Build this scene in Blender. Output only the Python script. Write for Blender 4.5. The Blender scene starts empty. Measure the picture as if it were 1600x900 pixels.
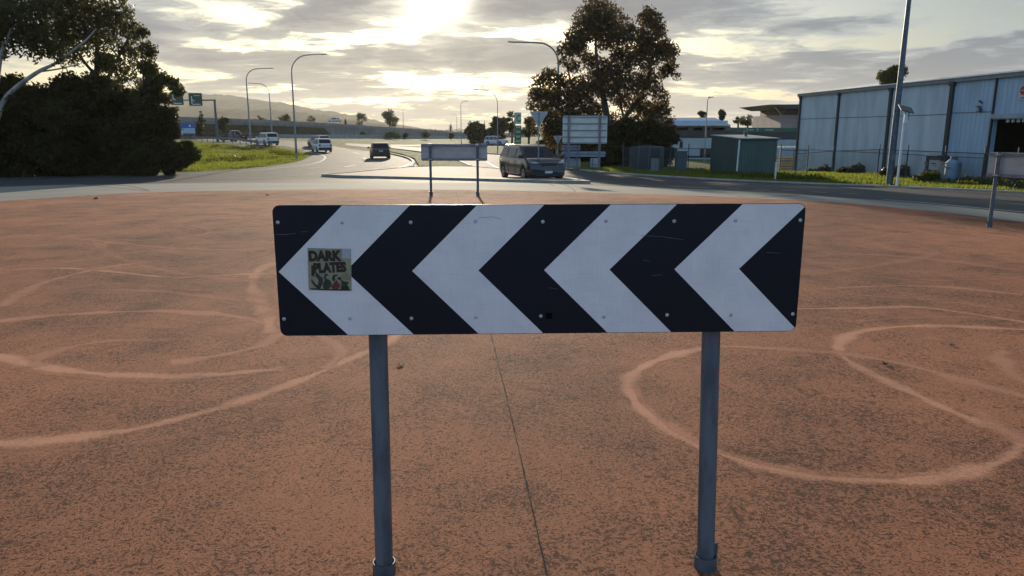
import bpy, bmesh, math, random
import numpy as np
from mathutils import Vector, Matrix
R = math.radians
random.seed(7); np.random.seed(7)
SC = bpy.context.scene
COL = SC.collection

# ------------------------------------------------------------------ camera
F = 1155.0; PITCH = R(12); CZ = 1.515
cam_d = bpy.data.cameras.new('camera'); cam = bpy.data.objects.new('camera', cam_d); COL.objects.link(cam)
cam.location = (0, 0, CZ); cam.rotation_euler = (R(90) - PITCH, 0, 0)
cam_d.sensor_width = 36; cam_d.lens = 36 * F / 1600; cam_d.clip_start = .05; cam_d.clip_end = 12000
SC.camera = cam
# ------------------------------------------------------------------ sun, exposure
SUN_EL = R(10.0); SUN_AZ = R(-5.3)           # azimuth from +Y towards +X
sdir = Vector((math.sin(SUN_AZ) * math.cos(SUN_EL), math.cos(SUN_AZ) * math.cos(SUN_EL), math.sin(SUN_EL)))
sl = bpy.data.lights.new('sun', 'SUN'); sl.energy = 5.0; sl.angle = R(1.2); sl.color = (1, .86, .66)
so = bpy.data.objects.new('sun', sl); COL.objects.link(so)
so.rotation_euler = sdir.to_track_quat('Z', 'Y').to_euler()
SC.view_settings.view_transform = 'Standard'; SC.view_settings.look = 'None'
SC.view_settings.exposure = 0.32; SC.view_settings.gamma = 1; SC.view_settings.use_curve_mapping = False
SC.render.engine = 'CYCLES'
SC.cycles.use_denoising = True
SC.cycles.max_bounces = 6; SC.cycles.transparent_max_bounces = 12; SC.cycles.volume_bounces = 0
SC.cycles.sample_clamp_indirect = 4

# ------------------------------------------------------------------ node helpers
class NT:
    def __init__(s, tree): s.t = tree; s.n = tree.nodes; s.l = tree.links
    def new(s, typ, **kw):
        n = s.n.new(typ)
        for k, v in kw.items(): setattr(n, k, v)
        return n
    def put(s, sock, v):
        if isinstance(v, bpy.types.NodeSocket): s.l.new(v, sock)
        elif v is not None:
            if sock.type == 'RGBA' and not hasattr(v, '__len__'): v = (v, v, v, 1)
            elif sock.type == 'RGBA' and len(v) == 3: v = (*v, 1)
            sock.default_value = v
    def m(s, op, a, b=None, c=None, clamp=False):
        n = s.new('ShaderNodeMath', operation=op, use_clamp=clamp)
        s.put(n.inputs[0], a)
        if b is not None: s.put(n.inputs[1], b)
        if c is not None: s.put(n.inputs[2], c)
        return n.outputs[0]
    def vm(s, op, a, b=None, out=0):
        n = s.new('ShaderNodeVectorMath', operation=op); s.put(n.inputs[0], a)
        if b is not None: s.put(n.inputs[1], b)
        return n.outputs['Value'] if op in ('DOT_PRODUCT', 'LENGTH') else n.outputs[0]
    def ss(s, x, lo, hi, a=0., b=1.):
        n = s.new('ShaderNodeMapRange', interpolation_type='SMOOTHSTEP')
        s.put(n.inputs[0], x); n.inputs[1].default_value = lo; n.inputs[2].default_value = hi
        n.inputs[3].default_value = a; n.inputs[4].default_value = b
        return n.outputs[0]
    def mix(s, f, a, b, blend='MIX'):
        n = s.new('ShaderNodeMix', data_type='RGBA', blend_type=blend)
        s.put(n.inputs[0], f); s.put(n.inputs[6], a); s.put(n.inputs[7], b)
        return n.outputs[2]
    def noise(s, vec, scale, detail=4, rough=.55, dist=0., dim='3D', out=0):
        n = s.new('ShaderNodeTexNoise', noise_dimensions=dim)
        if vec is not None: s.l.new(vec, n.inputs['Vector'])
        n.inputs['Scale'].default_value = scale; n.inputs['Detail'].default_value = detail
        n.inputs['Roughness'].default_value = rough; n.inputs['Distortion'].default_value = dist
        return n.outputs[out]
    def comb(s, x, y, z):
        n = s.new('ShaderNodeCombineXYZ'); s.put(n.inputs[0], x); s.put(n.inputs[1], y); s.put(n.inputs[2], z)
        return n.outputs[0]
    def bump(s, h, strength, dist):
        n = s.new('ShaderNodeBump'); s.put(n.inputs['Height'], h)
        n.inputs['Strength'].default_value = strength; n.inputs['Distance'].default_value = dist
        return n.outputs[0]

# ------------------------------------------------------------------ world
W = bpy.data.worlds.new('World'); SC.world = W; W.use_nodes = True
w = NT(W.node_tree); w.n.clear()
sky = w.new('ShaderNodeTexSky', sky_type='NISHITA', sun_disc=False, sun_elevation=SUN_EL, sun_rotation=SUN_AZ)
sky.air_density = 1.0; sky.dust_density = 1.5; sky.altitude = 0
tc = w.new('ShaderNodeTexCoord'); D = tc.outputs['Generated']
sp = w.new('ShaderNodeSeparateXYZ'); w.l.new(D, sp.inputs[0]); dx, dy, dz = sp.outputs
zc = w.m('MAXIMUM', dz, 0.0)
den = w.m('ADD', zc, .085)
pv = w.comb(w.m('DIVIDE', dx, den), w.m('DIVIDE', dy, den), 3.3)
warp = w.noise(pv, 1.1, 4, .55, out=1)
pv2 = w.vm('ADD', pv, w.vm('MULTIPLY', w.vm('SUBTRACT', warp, (.5, .5, .5)), (.8, .55, 0)))
n0 = w.noise(pv2, .55, 3, .5)
n1 = w.noise(pv2, 1.15, 10, .56, .2)
n2 = w.noise(pv2, 3.6, 8, .58, .3)
dens = w.m('ADD', w.m('ADD', w.m('MULTIPLY', n0, .30), w.m('MULTIPLY', n1, .50)), w.m('MULTIPLY', n2, .20))
# light from the sun side: compare with the density a little nearer to the sun
pv3 = w.vm('ADD', pv2, (-.02, .16, 0))
n1b = w.noise(pv3, 1.15, 6, .56, .2)
rim = w.m('MULTIPLY', w.m('SUBTRACT', n1, n1b), 2.2)
cd = w.vm('DOT_PRODUCT', D, tuple(sdir))
cdp = w.m('MAXIMUM', cd, 0)
glow_t = w.m('POWER', cdp, 1700.)
glow_m = w.m('POWER', cdp, 150.)
glow_w = w.m('POWER', cdp, 6.)
low = w.ss(dz, .02, .17, 1, 0)
cover = w.ss(dens, .425, .49)
thick = w.ss(w.m('SUBTRACT', dens, w.m('MULTIPLY', rim, .10)), .455, .545)
core = w.ss(dens, .52, .62)
clear_b = w.new('ShaderNodeBackground'); w.put(clear_b.inputs[0], w.vm('MULTIPLY', sky.outputs[0], (.82, .96, 1.2))); clear_b.inputs[1].default_value = .058
thin_c = w.mix(glow_w, (.42, .52, .60), (.52, .525, .47))
thin_c = w.mix(w.m('MULTIPLY', low, glow_w, clamp=True), thin_c, (.52, .485, .37))
thin_c = w.mix(glow_m, thin_c, (1.0, .95, .76))
thick_c = w.mix(glow_w, (.24, .33, .45), (.25, .26, .275))
thick_c = w.mix(w.m('MULTIPLY', low, glow_w), thick_c, (.38, .345, .285))
thick_c = w.mix(w.m('MULTIPLY', glow_m, .55), thick_c, (.62, .60, .54))
thick_c = w.mix(w.m('MULTIPLY', core, .55), thick_c, w.mix(glow_w, (.14, .20, .30), (.15, .155, .17)))
# east-west drift: heavier blue-grey cloud to the right of the view
rgt = w.m('MULTIPLY', w.ss(dx, .10, .45), w.ss(dy, -.2, .4))
thin_c = w.mix(w.m('MULTIPLY', rgt, .45), thin_c, (.36, .43, .48))
thick_c = w.mix(w.m('MULTIPLY', rgt, .85), thick_c, (.13, .18, .24))
cc = w.mix(thick, thin_c, thick_c)
cc = w.mix(w.ss(dz, 0, .04, .75, 0), cc, w.mix(glow_w, (.40, .44, .48), (.54, .485, .35)))
back = w.ss(dy, .15, -.75)
cc = w.mix(back, cc, w.vm('MULTIPLY', w.vm('ADD', cc, (.08, .11, .15)), (.92, 1.16, 1.42)))
ovh = w.m('MULTIPLY', w.ss(dz, .35, .85, 1, .62), w.ss(dy, -.1, .6, 1, .80))
cc = w.vm('MULTIPLY', cc, w.comb(ovh, ovh, ovh))
cc = w.vm('ADD', cc, w.vm('MULTIPLY', w.comb(glow_t, glow_t, glow_t), (2.6, 2.4, 1.9)))
cloud_b = w.new('ShaderNodeBackground'); w.put(cloud_b.inputs[0], cc); cloud_b.inputs[1].default_value = 1.0
mixs = w.new('ShaderNodeMixShader'); w.put(mixs.inputs[0], w.m('MAXIMUM', cover, w.ss(dz, 0, .06, 1, 0)))
w.l.new(clear_b.outputs[0], mixs.inputs[1]); w.l.new(cloud_b.outputs[0], mixs.inputs[2])
wo = w.new('ShaderNodeOutputWorld'); w.l.new(mixs.outputs[0], wo.inputs[0])

# ------------------------------------------------------------------ terrain height and pixel helpers
def sst(t):
    t = max(0., min(1., t)); return t * t * (3 - 2 * t)
IC = (-2.8, 7.0); IR = 13.0
def g(x, y):
    r = math.hypot(x - IC[0], y - IC[1])
    if r < 13: z = -.12 * (max(0, r - 4) / 9) ** 1.5
    elif r < 33: z = -.12 - .045 * (r - 13)
    else: z = -1.02 - .28 * min(1, (r - 33) / 110)
    z += 1.0 * sst((-x - 20) / 18) * sst((y - 65) / 35) * (1 - sst((y - 200) / 150))
    z -= .6 * sst((x - 14) / 7) * sst((y - 44) / 12) * (1 - sst((y - 80) / 60))
    return z
def ray(px, py):
    a = (px - 800) / F; b = (450 - py) / F
    return (a, math.cos(PITCH) + b * math.sin(PITCH), -math.sin(PITCH) + b * math.cos(PITCH))
def P(px, py, y):                                   # point seen at a photo pixel, y metres away
    r = ray(px, py); t = y / r[1]; return Vector((r[0] * t, y, CZ + r[2] * t))
def G(px, py):                                      # ground point seen at a photo pixel
    r = ray(px, py); z = 0
    for _ in range(60):
        t = (z - CZ) / min(r[2], -1e-3); t = min(t, 900)
        z = .5 * z + .5 * g(r[0] * t, r[1] * t)
    return (r[0] * t, r[1] * t)
def X(px, y):                                       # x for a pixel column at distance y (near the horizon line)
    return (px - 800) / F * y * math.cos(PITCH)

# ------------------------------------------------------------------ materials
MATS = {}
def pm(name, c1, c2=None, scale=4., rough=.6, metal=0., bump=0., bscale=None, spec=.5, detail=5, stretch=None, lo=.35, hi=.65, rv=0.):
    if name in MATS: return MATS[name]
    m = bpy.data.materials.new(name); m.use_nodes = True; t = NT(m.node_tree)
    b = t.n['Principled BSDF']; MATS[name] = m
    tcn = t.new('ShaderNodeTexCoord'); v = tcn.outputs['Object']
    if stretch: v = t.vm('MULTIPLY', v, stretch)
    if c2 is None: c2 = tuple(x * .82 for x in c1)
    n = t.noise(v, scale, detail, .6)
    f = t.ss(n, lo, hi)
    t.put(b.inputs['Base Color'], t.mix(f, c1, c2))
    b.inputs['Metallic'].default_value = metal
    b.inputs['Specular IOR Level'].default_value = spec
    if rv: t.put(b.inputs['Roughness'], t.m('ADD', rough, t.m('MULTIPLY', t.m('SUBTRACT', n, .5), rv)))
    else: b.inputs['Roughness'].default_value = rough
    if bump:
        nb = t.noise(v, bscale or scale * 4, 4, .6)
        t.put(b.inputs['Normal'], t.bump(nb, 1., bump))
    return m
def corr_mat(name, c1, c2, freq, rough=.5, depth=.01, axis=0):
    """profiled steel sheet: vertical ribs"""
    if name in MATS: return MATS[name]
    m = bpy.data.materials.new(name); m.use_nodes = True; t = NT(m.node_tree); MATS[name] = m
    b = t.n['Principled BSDF']; tcn = t.new('ShaderNodeTexCoord'); v = tcn.outputs['Object']
    s = t.new('ShaderNodeSeparateXYZ'); t.l.new(v, s.inputs[0])
    wv = t.m('SINE', t.m('MULTIPLY', s.outputs[axis], freq * 2 * math.pi))
    rib = t.ss(wv, .3, .9)
    n = t.noise(t.vm('MULTIPLY', v, (1, 1, .25)), 1.3, 5, .6)
    t.put(b.inputs['Base Color'], t.mix(t.ss(n, .35, .7), t.mix(rib, c1, c2), tuple(x * .78 for x in c1)))
    b.inputs['Roughness'].default_value = rough
    t.put(b.inputs['Normal'], t.bump(rib, .8, depth))
    return m
def leaf_mat(name, c1, c2, trans=.35):
    if name in MATS: return MATS[name]
    m = bpy.data.materials.new(name); m.use_nodes = True; t = NT(m.node_tree); MATS[name] = m
    b = t.n['Principled BSDF']; out = t.n['Material Output']
    gi = t.new('ShaderNodeNewGeometry'); tcn = t.new('ShaderNodeTexCoord')
    n = t.noise(tcn.outputs['Object'], .7, 3, .6)
    f = t.m('ADD', t.m('MULTIPLY', gi.outputs['Random Per Island'], .6), t.m('MULTIPLY', n, .5), clamp=True)
    c = t.mix(f, c1, c2); t.put(b.inputs['Base Color'], c); b.inputs['Roughness'].default_value = .5
    b.inputs['Specular IOR Level'].default_value = .12
    tr = t.new('ShaderNodeBsdfTranslucent'); t.put(tr.inputs[0], t.mix(.5, c, (c2[0] * 2.2, c2[1] * 2., c2[2] * .8)))
    mx = t.new('ShaderNodeMixShader'); mx.inputs[0].default_value = trans
    t.l.new(b.outputs[0], mx.inputs[1]); t.l.new(tr.outputs[0], mx.inputs[2]); t.l.new(mx.outputs[0], out.inputs[0])
    return m

M_galv = pm('galvanised_steel', (.12, .155, .18), (.065, .09, .11), 22, .5, .15, .0006, 60, rv=.3, stretch=(1, 1, .22))
M_galvd = pm('weathered_galvanised', (.13, .15, .17), (.07, .09, .11), 9, .5, .5, rv=.2)
M_polegrey = pm('pole_grey', (.30, .31, .31), (.22, .23, .24), 3, .5, .3)
M_alu = pm('sign_back_aluminium', (.42, .42, .40), (.33, .33, .32), 2.5, .5, .25, stretch=(1, 1, 4))
M_rail = pm('sign_rail', (.20, .22, .24), (.14, .15, .17), 6, .5, .4)
M_black = pm('black_sheeting', (.004, .007, .014), (.006, .009, .016), 6, .4, spec=.3)
M_blackpl = pm('black_plastic', (.012, .012, .014), None, 8, .5)
M_tyre = pm('tyre_rubber', (.02, .02, .021), None, 12, .85)
M_rim = pm('alloy_rim', (.42, .43, .45), None, 12, .3, .8)
M_glass = pm('tinted_glass', (.010, .013, .017), (.014, .018, .024), 2, .12, 0, spec=.18)
M_sglass = pm('side_glass', (.035, .042, .052), (.05, .058, .07), 2, .1, .25, spec=.6)
M_chrome = pm('chrome_trim', (.6, .6, .6), None, 8, .18, 1)
M_lamp = pm('headlight_lens', (.30, .33, .37), None, 14, .12, .2, spec=.8)
M_red = pm('tail_light_red', (.25, .012, .01), None, 10, .2)
M_plate = pm('number_plate', (.6, .6, .58), None, 20, .5)
M_white = pm('white_paint', (.72, .72, .70), (.62, .62, .6), 5, .5)
M_cream = pm('concrete_kerb', (.36, .34, .30), (.25, .24, .21), 1.5, .85, 0, .004, 30)
M_trunk = pm('grey_bark', (.10, .085, .07), (.055, .045, .038), 3, .9, stretch=(3, 3, .6), bump=.02)
M_pale = pm('pale_gum_bark', (.42, .38, .32), (.24, .21, .18), 2, .8, stretch=(2, 2, .5))
M_weed = pm('dirt', (.035, .03, .02), None, 20, .95)

def weave_white():
    m = bpy.data.materials.new('white_reflective_sheeting'); m.use_nodes = True; t = NT(m.node_tree)
    b = t.n['Principled BSDF']; tcn = t.new('ShaderNodeTexCoord'); v = tcn.outputs['Object']
    s = t.new('ShaderNodeSeparateXYZ'); t.l.new(v, s.inputs[0])
    a = t.m('SINE', t.m('MULTIPLY', t.m('ADD', s.outputs[0], s.outputs[2]), 900.))
    c = t.m('SINE', t.m('MULTIPLY', t.m('SUBTRACT', s.outputs[0], s.outputs[2]), 900.))
    lines = t.m('MAXIMUM', t.ss(a, .75, 1), t.ss(c, .75, 1))
    n = t.noise(v, 7, 6, .65); n2 = t.noise(t.vm('MULTIPLY', v, (60, 1, 3)), 3, 4, .7)
    n3 = t.noise(t.vm('MULTIPLY', v, (3, 1, 60)), 3, 4, .7)
    c0 = t.mix(t.ss(n, .35, .7), (.80, .79, .77), (.70, .695, .69))
    c0 = t.mix(t.m('MULTIPLY', t.ss(t.m('ADD', n2, n3), .95, 1.3), .22), c0, (.36, .37, .39))
    c0 = t.mix(t.m('MULTIPLY', lines, .12), c0, (.42, .43, .46))
    t.put(b.inputs['Base Color'], c0); b.inputs['Roughness'].default_value = .38
    return m
M_wsheet = weave_white()

def asphalt_mat():
    m = bpy.data.materials.new('asphalt'); m.use_nodes = True; t = NT(m.node_tree)
    b = t.n['Principled BSDF']; v = t.new('ShaderNodeTexCoord').outputs['Object']
    big = t.noise(v, .12, 5, .6); mid = t.noise(v, .9, 5, .65); fine = t.noise(v, 45, 3, .6)
    # tyre-polished bands round the island
    rr = t.vm('LENGTH', t.vm('SUBTRACT', t.vm('MULTIPLY', v, (1, 1, 0)), (IC[0], IC[1], 0)))
    band = t.ss(t.m('SINE', t.m('ADD', t.m('MULTIPLY', rr, 1.9), t.m('MULTIPLY', big, 3))), -.2, .9)
    c = t.mix(t.ss(big, .3, .7), (.058, .060, .062), (.085, .083, .078))
    c = t.mix(t.m('MULTIPLY', band, .35), c, (.036, .039, .043))
    c = t.mix(t.m('MULTIPLY', t.ss(mid, .5, .75), .4), c, (.05, .05, .052))
    c = t.mix(t.m('MULTIPLY', t.ss(fine, .45, .7), .35), c, (.12, .118, .112))
    t.put(b.inputs['Base Color'], c)
    t.put(b.inputs['Roughness'], t.m('ADD', .72, t.m('MULTIPLY', mid, .2)))
    b.inputs['Specular IOR Level'].default_value = .13
    t.put(b.inputs['Normal'], t.bump(fine, .8, .008))
    return m
M_asph = asphalt_mat()
def concrete_mat():
    m = bpy.data.materials.new('apron_concrete'); m.use_nodes = True; t = NT(m.node_tree)
    b = t.n['Principled BSDF']; v = t.new('ShaderNodeTexCoord').outputs['Object']
    big = t.noise(v, .25, 5, .6); mid = t.noise(v, 2.2, 5, .65); fine = t.noise(v, 60, 3, .6)
    c = t.mix(t.ss(big, .3, .7), (.27, .26, .22), (.21, .205, .18))
    c = t.mix(t.m('MULTIPLY', t.ss(mid, .5, .75), .4), c, (.16, .155, .135))
    c = t.mix(t.m('MULTIPLY', t.ss(fine, .5, .7), .2), c, (.2, .2, .18))
    t.put(b.inputs['Base Color'], c); b.inputs['Specular IOR Level'].default_value = .12; b.inputs['Roughness'].default_value = .9
    t.put(b.inputs['Normal'], t.bump(fine, .5, .004))
    return m
M_conc = concrete_mat()

def red_mat(mark):
    m = bpy.data.materials.new('worn_tyre_track' if mark else 'red_island_surfacing'); m.use_nodes = True; t = NT(m.node_tree)
    b = t.n['Principled BSDF']; v = t.new('ShaderNodeTexCoord').outputs['Object']; out = t.n['Material Output']
    big = t.noise(v, .35, 4, .6); mid = t.noise(v, 1.7, 5, .65)
    wv = t.vm('ADD', v, t.vm('MULTIPLY', t.vm('SUBTRACT', t.noise(v, 11, 3, .6, out=1), (.5, .5, .5)), (.05, .05, 0)))
    pit = t.noise(wv, 78, 4, .72, .1); pit2 = t.noise(wv, 190, 3, .65); lich = t.noise(v, 16, 5, .7)
    thr = t.m('ADD', t.m('MULTIPLY', t.m('SUBTRACT', mid, .5), .22), t.m('MULTIPLY', t.m('SUBTRACT', big, .5), .14))
    pd = t.m('ADD', pit, thr)
    pitb = t.noise(t.vm('ADD', wv, (7.3, 2.1, 0)), 36, 5, .68)
    pm_ = t.m('MAXIMUM', t.ss(pd, .535, .615), t.ss(t.m('ADD', pitb, thr), .575, .65))
    fm = t.ss(t.m('ADD', pit2, t.m('MULTIPLY', thr, .6)), .52, .68)
    base = t.mix(t.ss(big, .32, .68), (.50, .195, .102), (.385, .163, .088))
    base = t.mix(t.m('MULTIPLY', t.ss(mid, .5, .8), .35), base, (.25, .14, .098))
    if mark:
        base = t.mix(t.ss(mid, .3, .7), (.72, .33, .195), (.62, .29, .172))
        c = t.mix(t.m('MULTIPLY', pm_, .30), base, (.20, .10, .07))
        c = t.mix(t.m('MULTIPLY', fm, .25), c, (.28, .14, .10))
    else:
        c = t.mix(t.m('MULTIPLY', fm, .72), base, (.135, .064, .044))
        c = t.mix(t.m('MULTIPLY', pm_, .80), c, (.075, .035, .022))
        c = t.mix(t.m('MULTIPLY', t.ss(t.m('ADD', lich, thr), .57, .70), .62), c, (.055, .048, .032))
    t.put(b.inputs['Base Color'], c); b.inputs['Roughness'].default_value = .9
    b.inputs['Specular IOR Level'].default_value = .15
    h = t.m('SUBTRACT', t.m('MULTIPLY', pit2, .5), t.m('MULTIPLY', pm_, .5 if not mark else .15))
    t.put(b.inputs['Normal'], t.bump(h, 1., .018 if not mark else .008))
    if mark:
        uv = t.new('ShaderNodeUVMap'); s = t.new('ShaderNodeSeparateXYZ'); t.l.new(uv.outputs[0], s.inputs[0])
        d = t.m('ABSOLUTE', t.m('SUBTRACT', s.outputs[0], .5))
        edge = t.m('ADD', t.m('MULTIPLY', d, 1.0), t.m('MULTIPLY', t.m('SUBTRACT', t.noise(v, 45, 5, .8), .5), .62))
        edge = t.m('ADD', edge, t.m('MULTIPLY', t.m('SUBTRACT', mid, .5), .35))
        a = t.m('MULTIPLY', t.ss(edge, .06, .46, .92, 0), s.outputs[1], clamp=True)
        a = t.m('MULTIPLY', a, t.ss(d, .36, .5, 1, 0))
        tr = t.new('ShaderNodeBsdfTransparent'); mx = t.new('ShaderNodeMixShader')
        t.put(mx.inputs[0], a); t.l.new(tr.outputs[0], mx.inputs[1]); t.l.new(b.outputs[0], mx.inputs[2])
        t.l.new(mx.outputs[0], out.inputs[0])
    return m
M_redc = red_mat(False); M_mark = red_mat(True)

def grass_ground():
    m = bpy.data.materials.new('grass_ground'); m.use_nodes = True; t = NT(m.node_tree)
    b = t.n['Principled BSDF']; v = t.new('ShaderNodeTexCoord').outputs['Object']
    big = t.noise(v, .07, 5, .6); mid = t.noise(v, .6, 6, .7); fine = t.noise(v, 9, 5, .7)
    c = t.mix(t.ss(big, .35, .65), (.11, .14, .035), (.17, .17, .06))
    c = t.mix(t.m('MULTIPLY', t.ss(mid, .5, .72), .7), c, (.06, .085, .02))
    c = t.mix(t.m('MULTIPLY', t.ss(fine, .45, .7), .6), c, (.045, .06, .016))
    t.put(b.inputs['Base Color'], c); b.inputs['Roughness'].default_value = .9
    b.inputs['Specular IOR Level'].default_value = .1
    t.put(b.inputs['Normal'], t.bump(t.m('ADD', fine, t.m('MULTIPLY', mid, 2)), 1., .12))
    return m
M_grass = grass_ground()
def hill_mat():
    m = pm('hill_bush', (.045, .055, .028), (.10, .10, .055), .006, 1., spec=0, detail=8)
    return m

# ------------------------------------------------------------------ mesh helpers
class MB:
    def __init__(s): s.b = bmesh.new(); s.mi = 0
    def _f(s, vs):
        try:
            f = s.b.faces.new(vs); f.material_index = s.mi; return f
        except ValueError: return None
    def box(s, c, d, rot=None, taper=1.):
        c = Vector(c); hx, hy, hz = d[0] / 2, d[1] / 2, d[2] / 2; M = rot or Matrix()
        if isinstance(rot, (int, float)): M = Matrix.Rotation(rot, 4, 'Z')
        v = []
        for z in (-1, 1):
            k = taper if z > 0 else 1
            for (x, y) in ((-1, -1), (1, -1), (1, 1), (-1, 1)):
                v.append(s.b.verts.new(c + (M @ Vector((x * hx * k, y * hy * k, z * hz)))))
        for q in ((3, 2, 1, 0), (4, 5, 6, 7), (0, 1, 5, 4), (1, 2, 6, 5), (2, 3, 7, 6), (3, 0, 4, 7)): s._f([v[i] for i in q])
        return s
    def tube(s, pts, rad, n=10, cap=True):
        pts = [Vector(p) for p in pts]
        if not hasattr(rad, '__len__'): rad = [rad] * len(pts)
        rings = []
        up = None
        for i, p in enumerate(pts):
            d = (pts[min(i + 1, len(pts) - 1)] - pts[max(i - 1, 0)]).normalized()
            if up is None: up = Vector((0, 0, 1)) if abs(d.z) < .9 else Vector((1, 0, 0))
            a = d.cross(up).normalized(); bb = d.cross(a).normalized(); up = a.cross(d).normalized() if abs(a.length) > 0 else up
            rings.append([s.b.verts.new(p + (a * math.cos(2 * math.pi * k / n) + bb * math.sin(2 * math.pi * k / n)) * rad[i]) for k in range(n)])
        for i in range(len(rings) - 1):
            for k in range(n):
                s._f([rings[i][k], rings[i][(k + 1) % n], rings[i + 1][(k + 1) % n], rings[i + 1][k]])
        if cap: s._f(rings[0][::-1]); s._f(rings[-1])
        return s
    def prism(s, poly, a0, a1, axis='Y'):
        """extrude a 2D polygon along an axis; poly coords are the other two axes in order"""
        def mk(p, a):
            if axis == 'Y': return Vector((p[0], a, p[1]))
            if axis == 'X': return Vector((a, p[0], p[1]))
            return Vector((p[0], p[1], a))
        v0 = [s.b.verts.new(mk(p, a0)) for p in poly]; v1 = [s.b.verts.new(mk(p, a1)) for p in poly]
        s._f(v0); s._f(v1[::-1]); n = len(poly)
        for i in range(n): s._f([v0[i], v0[(i + 1) % n], v1[(i + 1) % n], v1[i]])
        return s
    def quad(s, pts):
        s._f([s.b.verts.new(Vector(p)) for p in pts]); return s
    def sphere(s, c, r, sc=(1, 1, 1), seg=12):
        M = Matrix.Translation(Vector(c)) @ Matrix.Diagonal((*[r * k for k in sc], 1))
        bmesh.ops.create_uvsphere(s.b, u_segments=seg, v_segments=max(6, seg // 2), radius=1, matrix=M); return s
    def build(s, name, mat, parent=None, smooth=False, bevel=0, loc=None, norm=True):
        if norm: bmesh.ops.recalc_face_normals(s.b, faces=s.b.faces)
        me = bpy.data.meshes.new(name); s.b.to_mesh(me); s.b.free()
        for mm in (mat if isinstance(mat, (list, tuple)) else [mat]): me.materials.append(mm)
        o = bpy.data.objects.new(name, me); COL.objects.link(o)
        if parent: o.parent = parent
        if loc is not None: o.location = loc
        if smooth:
            for p in me.polygons: p.use_smooth = True
            try: me.set_sharp_from_angle(angle=R(38))
            except Exception: pass
        if bevel:
            md = o.modifiers.new('bevel', 'BEVEL'); md.width = bevel; md.segments = 2; md.limit_method = 'ANGLE'; md.angle_limit = R(35)
        return o
def tag(o, label=None, cat=None, group=None, kind=None):
    if label: o['label'] = label
    if cat: o['category'] = cat
    if group: o['group'] = group
    if kind: o['kind'] = kind
    return o
def thing(name, label, cat, loc=(0, 0, 0), rz=0, group=None):
    o = bpy.data.objects.new(name, None); COL.objects.link(o); o.location = loc; o.rotation_euler = (0, 0, rz)
    o.empty_display_size = .2
    return tag(o, label, cat, group)
KIDS = {}
def copy_tree(o, parent=None):
    c = o.copy(); COL.objects.link(c); c.parent = parent
    for ch in list(o.children): copy_tree(ch, c)
    return c
def gz(x, y, dz=0): return (x, y, g(x, y) + dz)

def smooth_poly(pts, n=6, closed=False):
    """Catmull-Rom through 2D/3D points"""
    pts = [Vector(p) for p in pts]; out = []; N = len(pts)
    rng = range(N if closed else N - 1)
    for i in rng:
        if closed: p0, p1, p2, p3 = (pts[(i + k - 1) % N] for k in range(4))
        else: p0, p1, p2, p3 = pts[max(i - 1, 0)], pts[i], pts[i + 1], pts[min(i + 2, N - 1)]
        for k in range(n):
            t = k / n
            out.append(.5 * ((2 * p1) + (p2 - p0) * t + (2 * p0 - 5 * p1 + 4 * p2 - p3) * t * t + (3 * p1 - p0 - 3 * p2 + p3) * t ** 3))
    if not closed: out.append(pts[-1])
    return out

def sheet(name, outline, off, mat, step=2.0, kind='structure'):
    b = bmesh.new(); vs = [b.verts.new((p[0], p[1], 0)) for p in outline]
    f = b.faces.new(vs); bmesh.ops.triangulate(b, faces=[f])
    xs = [p[0] for p in outline]; ys = [p[1] for p in outline]
    for ax, lo, hi in ((0, min(xs), max(xs)), (1, min(ys), max(ys))):
        k = math.ceil(lo / step)
        while k * step < hi:
            co = [0, 0, 0]; no = [0, 0, 0]; co[ax] = k * step; no[ax] = 1
            bmesh.ops.bisect_plane(b, geom=b.verts[:] + b.edges[:] + b.faces[:], plane_co=co, plane_no=no, dist=1e-5)
            k += 1
    for v in b.verts: v.co.z = g(v.co.x, v.co.y) + off
    bmesh.ops.triangulate(b, faces=b.faces[:])
    for f in b.faces:
        if f.normal.z < 0: f.normal_flip()
    me = bpy.data.meshes.new(name); b.to_mesh(me); b.free(); me.materials.append(mat)
    o = bpy.data.objects.new(name, me); COL.objects.link(o)
    if kind: o['kind'] = kind
    return o
def strip_into(mb, pts, width, off, uv=None, fade=True, st=1.0):
    """flat ribbon draped on the ground"""
    n = len(pts); prev = None; L = mb.b.loops.layers.uv.verify() if uv else None
    for i, p in enumerate(pts):
        d = pts[min(i + 1, n - 1)] - pts[max(i - 1, 0)]; d = Vector((d[0], d[1])).normalized(); q = Vector((-d.y, d.x))
        wd = width[i] if hasattr(width, '__len__') else width
        a = Vector((p[0], p[1])) + q * wd / 2; c = Vector((p[0], p[1])) - q * wd / 2
        k = st
        if fade: k = st * min(1, min(i, n - 1 - i) / 3.0)
        cur = (mb.b.verts.new((a.x, a.y, g(a.x, a.y) + off)), mb.b.verts.new((c.x, c.y, g(c.x, c.y) + off)), k)
        if prev:
            f = mb._f([prev[0], prev[1], cur[1], cur[0]])
            if f and uv:
                for lp, u in zip(f.loops, ((0, prev[2]), (1, prev[2]), (1, cur[2]), (0, cur[2]))): lp[L].uv = u
        prev = cur
def kerb_into(mb, pts, width=.16, h=.13, base=.0, side=1):
    n = len(pts); prev = None
    for i, p in enumerate(pts):
        d = Vector(pts[min(i + 1, n - 1)][:2]) - Vector(pts[max(i - 1, 0)][:2]); d.normalize(); q = Vector((-d.y, d.x)) * side
        prof = [(0, -.05), (.02, h * .85), (.05, h), (width, h), (width, -.05)]
        z0 = g(p[0], p[1]) + base
        cur = [mb.b.verts.new((p[0] + q.x * u, p[1] + q.y * u, z0 + v)) for u, v in prof]
        if prev:
            for k in range(len(prof)): mb._f([prev[k], prev[(k + 1) % len(prof)], cur[(k + 1) % len(prof)], cur[k]])
        else: mb._f(cur)
        prev = cur
    mb._f(prev[::-1])
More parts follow.
